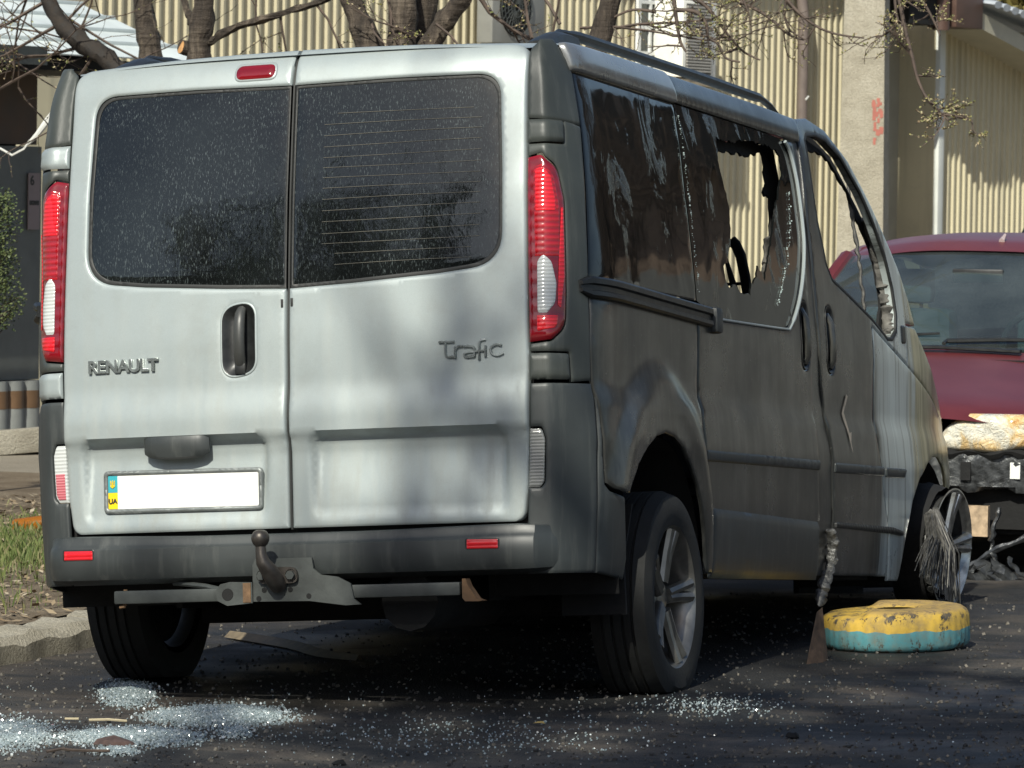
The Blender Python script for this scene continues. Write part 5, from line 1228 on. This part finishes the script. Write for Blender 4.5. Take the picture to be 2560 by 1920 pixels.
# ------------------------------------------------------------------ cars in front of the van
def car(name, loc, rz, label, paint, burnt, group=None, scale=1.0):
    r = empty(name, loc, rz); tag(r, label, 'car', group); r.scale = (scale,) * 3
    pm = [paint, MT['char']]
    ycs = [0, .10, .30, .60, .95, 1.02]
    def hood_z(u, y): return float(np.interp(y, [0, .05, .2, .6, 1.0, 1.15], [.640, .672, .715, .790, .862, .885])) - .055 * abs(u) ** 2.4
    m = MB(); m.sweep([[(u * float(np.interp(y, [0, .2, 1.1], [.66, .74, .77])), y + .10 * abs(u) ** 2 * (1 - y), hood_z(u, y)) for u in np.linspace(-1, 1, 25)] for y in np.linspace(.0, 1.08, 16)]); hd = m.build('bonnet', paint, r, recalc=False)
    # screen and roof
    def ws(u, v):   # v 0 base .. 1 top
        w = .70 - .11 * v; return (u * w, 1.10 + .72 * v + .12 * abs(u) ** 2 * (1 - .3 * v), .885 + .385 * v ** .92 - .03 * abs(u) ** 2)
    m = MB(); m.sweep([[ws(u, v) for u in np.linspace(-1, 1, 21)] for v in np.linspace(0, 1, 10)]); m.build('windscreen', MT['clearglass'], r, recalc=False)
    def rf(u, y): return (u * float(np.interp(y, [1.8, 2.4, 3.2, 3.6], [.605, .635, .62, .58])), y + .09 * abs(u) ** 2 * (y < 2.2), float(np.interp(y, [1.80, 1.92, 2.2, 2.7, 3.3, 3.6], [1.272, 1.315, 1.345, 1.352, 1.31, 1.26])) - .075 * abs(u) ** 3)
    m = MB(); m.sweep([[rf(u, y) for u in np.linspace(-1, 1, 25)] for y in np.linspace(1.81, 3.55, 18)]); m.build('roof', paint, r, recalc=False)
    m = MB(); m.sweep([[tuple(np.array(rf(u, y)) - (0, 0, .03)) for u in np.linspace(-1, 1, 9)] for y in np.linspace(1.85, 3.5, 6)]); m.build('headlining', M_simple('headlining_grey', (.10, .11, .11), .9) if 'headlining_grey' not in bpy.data.materials else bpy.data.materials['headlining_grey'], r, recalc=False)
    for s in (-1, 1):
        m = MB(); m.tube([np.array(ws(s, v)) + (s * .015, .01, .002) for v in np.linspace(0, 1, 8)] + [np.array(rf(s, y)) + (s * .004, 0, -.01) for y in np.linspace(1.95, 3.5, 8)] , .030, 8, flat=.8); m.build('pillar', paint, r)
        prof = [(0, .16), (0.0, .22), (.012, .40), (.02, .55), (.012, .68), (-.02, .80), (-.05, .86)]
        m = MB(); m.sweep([[(s * (float(np.interp(y, [0, .25, 1, 3.4, 4.0], [.62, .78, .84, .84, .76])) + a), y + .04, b if y > .0 else b) for a, b in prof] for y in np.linspace(.10 if not burnt else .22, 4.05, 24)]); m.build('body_side', paint, r, recalc=False)
        m = MB(); m.sweep([[(s * .785, y, .865), (s * (.785 - .17 * h), y, .865 + .40 * h)] for y, h in ((1.35, .25), (1.7, .75), (2.1, 1), (3.0, 1), (3.4, .7), (3.75, .15))]); m.build('side_glass', MT['clearglass'], r, recalc=False)
        for y in (.78, 3.20):
            w = empty('wheel', (s * .73, y, .30), 0, r); w.parent = r
            mm_ = MB().lathe([(-.09, .19), (-.095, .26), (-.07, .30), (.07, .30), (.095, .26), (.09, .19)], 'x', n=36); mm_.build('tyre', MT['rubber'], w)
            mm_ = MB().lathe([(s * .05, .0001), (s * .06, .05), (s * .04, .15), (s * .085, .185), (s * .085, .195), (-s * .08, .195)], 'x', n=32); mm_.build('rim', MT['alloy'], w)
    m = MB(); m.box((0, 1.9, .30), (.72, 1.75, .10)); m.box((0, .95, .62), (.70, .05, .22)); m.box((0, 1.30, .80), (.68, .18, .06), bev=.03); m.build('cabin_floor', MT['char'], r)
    m = MB(); m.sweep([[(u * .74, y, z - .03 * u * u) for u in np.linspace(-1, 1, 9)] for y, z in ((3.95, .90), (4.2, .86), (4.3, .6), (4.3, .25))]); m.build('tail', paint, r, recalc=False)
    m = MB(); m.sweep([[(u * .66, y, z - .03 * u * u) for u in np.linspace(-1, 1, 9)] for y, z in ((3.55, 1.26), (3.95, .90))]); m.build('rear_screen', MT['clearglass'], r, recalc=False)
    for x in (-.36, .36):
        m = MB(); m.box((x, 2.02, .72), (.22, .09, .30), bev=.05); m.box((x, 1.78, .48), (.23, .25, .08), bev=.04); st = m.build('seat', M_simple('seat_cloth', (.032, .036, .037), .9) if 'seat_cloth' not in bpy.data.materials else bpy.data.materials['seat_cloth'], r)
        m = MB(); m.box((x, 2.05, 1.115), (.115, .045, .075), bev=.03); m.tube([(x - .06, 2.05, 1.0), (x - .06, 2.05, 1.06)], .008, 6); m.tube([(x + .06, 2.05, 1.0), (x + .06, 2.05, 1.06)], .008, 6); m.build('headrest', MT['steel'] if 0 else bpy.data.materials['seat_cloth'], st)
    m = MB().box((.03, 1.66, 1.17), (.11, .012, .03), bev=.008); m.build('rear_view_mirror', MT['black'], r)
    m = MB().tube([(.36 + .185 * math.cos(a), 1.50 - .07 * math.sin(a), .86 + .17 * math.sin(a)) for a in np.linspace(0, 6.283, 25)], .014, 7, cap=False); m.build('steering_wheel', MT['black'], r)
    for x0, x1 in ((-.58, -.02), (.02, .62)):
        q = [np.array(ws(u, v)) + (0, -.012, .012) for u, v in ((x0 / .7, .02), ((x0 * .6 + x1 * .4) / .7, .05), (x1 / .7, .085))]
        m = MB().tube(q, [.010, .009, .005], 6); m.tube([q[0] + (0, -.05, -.01), q[0], q[1]], .009, 6); m.build('wiper', MT['black'], r)
    m = MB(); m.tube([(-.35, 1.02, .874), (0, 1.01, .884), (.35, 1.02, .874)], .03, 6, flat=.3); m.build('scuttle', MT['black'], r)
    m = MB(); m.tube([np.array(rf(.12, 1.93)) + (0, 0, .0), np.array(rf(.12, 1.97)) + (0, .03, .025)], [.014, .006], 6); m.build('aerial_base', M_simple('pale_plastic', (.45, .36, .35), .5) if 'pale_plastic' not in bpy.data.materials else bpy.data.materials['pale_plastic'], r)
    return r
red = NT('faded_red_paint'); n_ = red.noise(2.5, 4); red.set(color=red.mix(red.rng(n_, .35, .7), (.090, .013, .015), (.125, .026, .028)), rough=.42, coat=.35, coatr=.25); red.bump(red.noise(300, 2), .04, .001)
rc = car('parked_car', (.27, 5.62, .0), R_(1.5), 'dark red car with burnt front bumper parked nose to nose with the van', red.mat, True, 'cars parked ahead of the van')
# its burnt front: melted headlamps, bare bumper beam, hanging plastic
mel = NT('melted_amber_plastic'); n_ = mel.noise(9, 5, .65, None, .8); mel.set(color=mel.ramp(n_, [(.3, (.55, .27, .07)), (.44, (.74, .52, .24)), (.54, (.76, .70, .55)), (.75, (.68, .72, .70))]), rough=.22, coat=.5, coatr=.08); mel.bump(mel.noise(26, 5, .7, None, 1.2), 1.0, .02)
for s in (-1, 1):
    lp = rpoly([(s * .20, .512, .03), (s * .25, .60, .03), (s * .33, .655, .04), (s * .62, .655, .05), (s * .66, .54, .05), (s * .45, .50, .05)], 5)
    bul = lambda u, v, lp=lp: -.022 * np.clip(pdist(np.stack([u, v], 1), [lp]) / .03, 0, 1) ** .6 - .004 * np.sin(u * 40 + v * 55)
    o = panel('melted_headlamp', lp, lambda u, v, d: (u, .06 + .35 * np.maximum(0, np.abs(u) - .3) ** 2 + d, v), [mel.mat], rc, step=.018, thick=.06, edge=.01, ew=.02, disp=bul)
    o['label'] = 'melted amber headlamp under the bonnet edge'
    m = MB(); r2 = random.Random(s + 5); cl = smooth_curve([(s * .17, .10, .66), (s * .12, .06, .63), (s * .16, .05, .56), (s * .11, .04, .54), (s * .20, .03, .51)], 5); m.tube(cl, [r2.uniform(.012, .026) for _ in cl], 7, flat=.6); m.build('charred_bracket', MT['char'], rc)
glossychar = M_simple('glossy_charred_metal', (.055, .058, .06), .3, .4, var=.7, scale=22, bump=.9, bscale=45)
m = MB(); secs = []
for x in np.linspace(-.62, .62, 41):
    j = .008 * math.sin(x * 31) + .005 * math.sin(x * 67); y = .06 + .18 * x * x
    secs.append([(x, y + .05, .50), (x, y - .01 + j, .50 + j), (x, y - .02 + j, .46), (x, y - .012, .42 + j), (x, y - .02, .37), (x, y - .005 + j, .355 + j), (x, y + .05, .355)])
m.sweep(secs, closed=True); m.build('bumper_beam', glossychar, rc, angle=30)
m = MB(); m.tube([(x, .05 + .18 * x * x + .01 * math.sin(x * 23), .505 + .008 * math.sin(x * 41)) for x in np.linspace(-.64, .64, 50)], [.020 + .008 * math.sin(k * 1.7) for k in range(50)], 7); m.build('charred_foam_strip', MT['char'], rc)
m = MB().box((.525, .088, .435), (.020, .003, .032)); m.build('paper_tag', MT['white'], rc, smooth=False)
m = MB().box((.335, .060, .43), (.020, .012, .036)); m.build('beam_opening', MT['char'], rc, smooth=False)
m = MB().box((0, .24, .28), (.58, .06, .10)); m.box((0, .5, .45), (.60, .22, .14), bev=.03); m.build('radiator_wreck', MT['char'], rc)
tanm = M_simple('scorched_tan_metal', (.42, .31, .20), .6, .1, var=.4, scale=30)
m = MB(); m.prism([(.27, .345), (.30, .30), (.29, .25), (.265, .235), (.258, .28)], 'y', .03, .045); m.box((.385, .06, .235), (.045, .02, .06)); m.build('scorched_bracket', tanm, rc, smooth=False)
m = MB(); r2 = random.Random(31)
for (pts, r0) in (([(.28, .02, .30), (.26, .0, .22), (.25, .0, .14), (.29, -.02, .06), (.36, -.04, .02)], .014), ([(.08, .02, .02), (.18, .0, .07), (.27, -.01, .13), (.40, .02, .19), (.47, .05, .24)], .018), ([(.32, -.02, .10), (.36, -.05, .06), (.44, -.08, .03)], .012), ([(.05, .03, .18), (.06, .02, .08), (.03, .0, .02)], .045), ([(.20, .0, .05), (.23, -.03, .03), (.19, -.06, .0)], .06), ([(.26, -.02, .06), (.30, -.05, .02), (.28, -.08, .0)], .055)):
    c = smooth_curve(pts, 5); m.tube([Vector(p) + Vector((r2.uniform(-.006, .006),) * 3) for p in c], [r0 * r2.uniform(.7, 1.25) for _ in c], 7, flat=.7)
m.v = [(x + .21, y - .02, z) for x, y, z in m.v]; m.build('hanging_charred_plastic', glossychar, rc)
whm = M_simple('white_car_paint', (.66, .68, .66), .3, var=.05, coat=.5)
car('parked_car', tuple(at(2850, 900, 12.6))[:2] + (.05,), R_(2), 'tall white car behind the red one, only a windscreen pillar in view', whm, False, 'cars parked ahead of the van', 1.33)

# ------------------------------------------------------------------ on the road
c = gnd(2228, 1618); m = MB()
prf = [(.0, .165), (.0, .225), (.008, .238), (.022, .243), (.062, .244), (.104, .241), (.118, .234), (.129, .218), (.132, .195), (.131, .150), (.129, .085), (.120, .070), (.112, .165), (.112, .195), (.02, .195), (.010, .163)]
m.lathe(prf, 'z', n=192, closed=True); kk_ = len(prf); m.v = [(x * f_, y * f_, z) for i_, (x, y, z) in enumerate(m.v) for f_ in [1 - (.008 if (i_ // kk_) % 4 < 1 and .005 < z < .112 and math.hypot(x, y) > .22 else 0)]]; m.v = [(x, y, z * (1.0 - .14 * float(sstep(-.06, -.10, x)) * (z > .05))) for x, y, z in m.v]
o = m.build('painted_tyre', MT['tyrepaint'], angle=40); o.location = (c.x + .01, c.y + .02, gz(c.x) + .004); o.rotation_euler = (R_(1), R_(-2.0), R_(10)); tag(o, 'old car tyre painted yellow above and blue below, lying on the road', 'tyre')
zb = gz(1.0); a = gnd(2016, 1660); b = gnd(2057, 1655); a.z = b.z = zb
t0, t1 = at(2042, 1530, a.y + .12), at(2056, 1518, b.y + .12)
m = MB(); m.add([a, b, t1, t0, a + Vector((-.02, .10, 0)), b + Vector((-.01, .10, 0))], [(0, 1, 2, 3), (4, 0, 3), (1, 5, 2), (5, 4, 3, 2)])
o = m.build('rusty_prop', M_simple('dull_rust', (.115, .072, .045), .85, .1, var=.6, scale=26, bump=.6), angle=30, recalc=False)
tag(o, 'rusty brown metal prop standing under the van sill', 'prop')
# shattered safety glass swept into pale heaps
m = MB(); r2 = random.Random(77)
def crumb(x, y, z, s):
    q = Matrix.Rotation(r2.uniform(0, 3), 3, Vector((r2.uniform(-1, 1), r2.uniform(-1, 1), r2.uniform(.1, 1))).normalized()); h = [s * r2.uniform(.5, 1.1) for _ in range(3)]
    vs = [q @ Vector((a * h[0], b * h[1], c_ * h[2])) for a in (-1, 1) for b in (-1, 1) for c_ in (-1, 1)]
    m.add([(v.x + x, v.y + y, v.z + z) for v in vs], [(0, 1, 3, 2), (4, 6, 7, 5), (0, 4, 5, 1), (2, 3, 7, 6), (0, 2, 6, 4), (1, 5, 7, 3)])
heaps = [((320, 1735), 70, 34, 5200, .012), ((560, 1793), 150, 28, 13000, .018), ((330, 1846), 170, 24, 12000, .014), ((30, 1840), 110, 40, 5500, .010), ((590, 1838), 40, 11, 1500, .018), ((290, 1884), 55, 9, 1800, .010), ((440, 1796), 90, 18, 2600, .01)]
for (px, py), wx, wy, n, hgt in heaps:
    for k in range(n):
        u, v = r2.gauss(0, .42), r2.gauss(0, .42); q = gnd(px + u * wx, py + v * wy); e_ = max(0, 1 - u * u - v * v)
        crumb(q.x, q.y, road_z(q.x, q.y) + .003 + hgt * e_ * r2.random() ** .5, r2.choice((.0010, .0013, .0016, .0022, .0034)))
for k in range(600):
    q = gnd(r2.uniform(-60, 2500), 1700 + 215 * r2.random()); crumb(q.x, q.y, road_z(q.x, q.y) + .003, r2.uniform(.0008, .0024))
for k in range(500):
    q = gnd(r2.gauss(1150, 260), r2.gauss(1840, 25)); crumb(q.x, q.y, road_z(q.x, q.y) + .003, r2.uniform(.0012, .003))
for k in range(350):
    q = gnd(r2.gauss(1780, 90), r2.gauss(1765, 14)); crumb(q.x, q.y, road_z(q.x, q.y) + .003, r2.uniform(.0012, .003))
o = m.build('shattered_glass', MT['crumb'], None, smooth=False, recalc=False); tag(o, 'heaps of shattered white safety glass on the road behind the van', 'broken glass', kind='stuff')
m = MB()
for k in range(4200):
    q = gnd(r2.uniform(-80, 2640), 1480 + 450 * r2.random() ** .8)
    if q.x < KX + .03: continue
    crumb(q.x, q.y, road_z(q.x, q.y) + .002, r2.uniform(.0012, .0055))
o = m.build('grit', M_leafy('grit_stone', [(.02, .02, .02), (.06, .055, .05), (.12, .11, .095), (.03, .03, .03), (.18, .16, .13)], .8), None, smooth=False, recalc=False); tag(o, 'black grit and cinders spread over the road', 'grit', kind='stuff')
def small(name, px, py, shape, mat, label, cat, rz=0.0):
    q = gnd(px, py); o = shape.build(name, mat); o.location = (q.x, q.y, road_z(q.x, q.y) + .004); o.rotation_euler = (0, 0, rz); tag(o, label, cat); return o
straw = M_simple('straw', (.50, .43, .28), .8, var=.2)
small('straw_stalk', 270, 1810, MB().tube([(-.055, 0, .003), (0, .004, .006), (.055, 0, .004)], .0035, 5), straw, 'long straw stalk between the glass heaps', 'straw', R_(8))
small('straw_stalk', 180, 1806, MB().tube([(-.022, 0, .003), (.02, .003, .005)], .003, 5), straw, 'short straw stalk left of the long one', 'straw', R_(-4))
lf = MB(); lf.add([(-.018, 0, .003), (-.008, .010, .008), (.010, .008, .010), (.018, 0, .004), (.006, -.009, .007), (-.008, -.008, .005)], [(0, 1, 2, 3, 4, 5)])
small('fallen_leaf', 1347, 1813, lf, M_simple('yellow_leaf', (.50, .36, .12), .7, var=.2), 'small yellow leaf on the dark road', 'leaf')
def lump(seed, s):
    m = MB(); r3 = random.Random(seed); bm = bmesh.new(); bmesh.ops.create_icosphere(bm, subdivisions=2, radius=1)
    vs = [(v.co.x * s[0] * r3.uniform(.75, 1.2), v.co.y * s[1] * r3.uniform(.75, 1.2), max(-.2, v.co.z) * s[2] * r3.uniform(.7, 1.2)) for v in bm.verts]; fs = [[v.index for v in f.verts] for f in bm.faces]; bm.free(); return m.add(vs, fs)
small('cinder', 1981, 1846, lump(1, (.020, .02, .014)), MT['char'], 'black cinder lump on the road at lower right', 'cinder')
small('cinder', 848, 1912, lump(2, (.020, .015, .012)), MT['char'], 'black cinder lump at the bottom edge of the road', 'cinder')
small('rag', 285, 1868, lump(3, (.055, .03, .022)), M_simple('scorched_rag', (.10, .065, .055), .9, var=.4, scale=40), 'brown scorched scrap among the glass heaps', 'scrap', R_(10))
tw = MB().tube([(-.06, -.03, .004), (-.03, .0, .01), (0, .004, .008), (.05, .016, .008), (.10, .018, .01)], .004, 5); small('twig', 180, 1890, tw, MT['twig'], 'thin dark twig at the lower left of the road', 'twig')
cb = MB(); q0 = gnd(640, 1612); pts_ = [gnd(560, 1598), gnd(640, 1610), gnd(720, 1625), gnd(790, 1645), gnd(890, 1656)]
secs = []
for k, p in enumerate(smooth_curve([tuple(p) for p in pts_], 4)):
    w = .05 * math.sin(math.pi * min(1, .12 + k / 17)) ** .7 + .003; z = road_z(p[0], p[1]) + .006; secs.append([(p[0], p[1], z), (p[0] + .01, p[1] + w, z + .02), (p[0] + .02, p[1] + 2 * w, z + .004)])
cb.sweep(secs); o = cb.build('cardboard_scrap', M_simple('cardboard', (.16, .125, .08), .8, var=.3, scale=30), None, recalc=False); tag(o, 'torn strip of cardboard lying under the van', 'cardboard')

# ------------------------------------------------------------------ the side of the street behind the camera and to the right: seen in reflections and shadows, partly added for them
def bare_tree(x, y, h, spread, seed, label, lean=0.0, dense=4, up=.45, rise=(.2, .55), tw=.2, lr=.085, tr_=.020, dep=2):
    r2 = random.Random(seed); t = empty('street_tree', (x, y, gz(min(x, 9)))); tag(t, label, 'tree', 'street trees behind the viewer')
    m = MB(); top = Vector((lean, 0, h * up)); m.tube([(0, 0, 0), (lean * .3, .05, h * .2), top], [.24, .20, .16], 12); m.build('trunk', MT['bark'], t)
    m = MB(); bl = MB()
    for k in range(7):
        a = 6.28 * k / 7 + r2.uniform(-.3, .3); e_ = top + Vector((math.cos(a) * spread * r2.uniform(.6, 1), math.sin(a) * spread * r2.uniform(.6, 1), h * r2.uniform(*rise)))
        pts = limb(m, top, e_, lr, lr * .35, r2, .1)
        for p in pts[2:]:
            for _ in range(dense): twigs(m, None, p, (r2.uniform(-1, 1), r2.uniform(-1, 1), r2.uniform(-.2, 1)), h * r2.uniform(.5, 1) * tw, tr_, r2, dep, 0)
    m.build('crown', MT['twig'], t, angle=80)
bare_tree(3.25, -15.0, 13.8, 2.3, 5, 'tall bare street tree behind the viewer casting branch shadows on the van tail', -.7, 3, .78, (.03, .17), .13, .15, .075, 1)
bare_tree(5.0, 11.6, 6.5, 2.0, 6, 'bare street tree across the road mirrored in the side windows', .2, 5, .22, (.15, .5))
bare_tree(8.2, 17.0, 8.5, 2.4, 9, 'bare street tree farther along, mirrored in the side windows')
flats = empty('apartment_house', (11.5, 26.0, 0), R_(-64)); tag(flats, 'low peach house across the road, seen only as a reflection', 'building')
pe = M_simple('peach_render', (.34, .25, .185), .8, var=.12, scale=1.0)
m = MB(); m.box((3, 0, 3.0), (3, 9, .6)); m.build('wall', pe, flats, smooth=False)
m = MB(); m.box((3, 0, 1.2), (3.05, 9.05, 1.2)); m.build('plinth', M_simple('pale_render', (.26, .265, .25), .8, var=.12, scale=1.0), flats, smooth=False)
m = MB(); m.prism([(-.5, 3.5), (-.5, 3.7), (3, 4.9), (6.5, 3.7), (6.5, 3.5)], 'y', -9.4, 9.4); m.v = [(a, b, c) for a, b, c in m.v]; m.v = [(v[0], v[1], v[2]) for v in m.v]; m.build('roof', MT['char'], flats, smooth=False)
wm_ = MB().box((0, 0, 0), (.06, .65, .45)).mesh('window', MT['pane'], smooth=False)
for k in range(5):
    o = link_mesh('window', wm_, flats); o.location = (-.03, -7 + k * 3.5, 3.0)

# unseen block of flats, added to darken the reflection in the rear windows
blk = empty('reflection_block', (-14.0, -52.0, 0)); tag(blk, 'unseen brown apartment block added behind the viewer to darken the rear window reflection', 'building')
m = MB(); m.box((0, -5, 6.5), (34, 5, 6.5)); m.build('wall', M_simple('brown_brick', (.13, .105, .085), .85, var=.25, scale=.6), blk, smooth=False)
wb_ = MB().box((0, 0, 0), (.8, .06, .75)).mesh('window', MT['pane'], smooth=False)
for f_ in range(4):
    for k in range(14):
        o = link_mesh('window', wb_, blk); o.location = (-29 + k * 4.4, .03, 1.9 + f_ * 3.1)

bare_tree(-12.2, -37.0, 23.0, 4.6, 15, 'very tall bare tree added far behind the viewer to break up the rear window reflection', .4, 7, .25, (.15, .62), .14, .22, .05, 2)  # unseen trees, added to break the hard edge mirrored in the rear windows
bare_tree(-15.8, -35.0, 20.0, 4.4, 16, 'tall bare tree added far behind the viewer for the reflection, second from the road', -.3, 7, .25, (.15, .62), .14, .22, .05, 2)
bare_tree(-9.6, -41.0, 21.0, 4.4, 17, 'tall bare tree added far behind the viewer for the reflection, nearest the road', .2, 7, .25, (.15, .62), .14, .22, .05, 2)
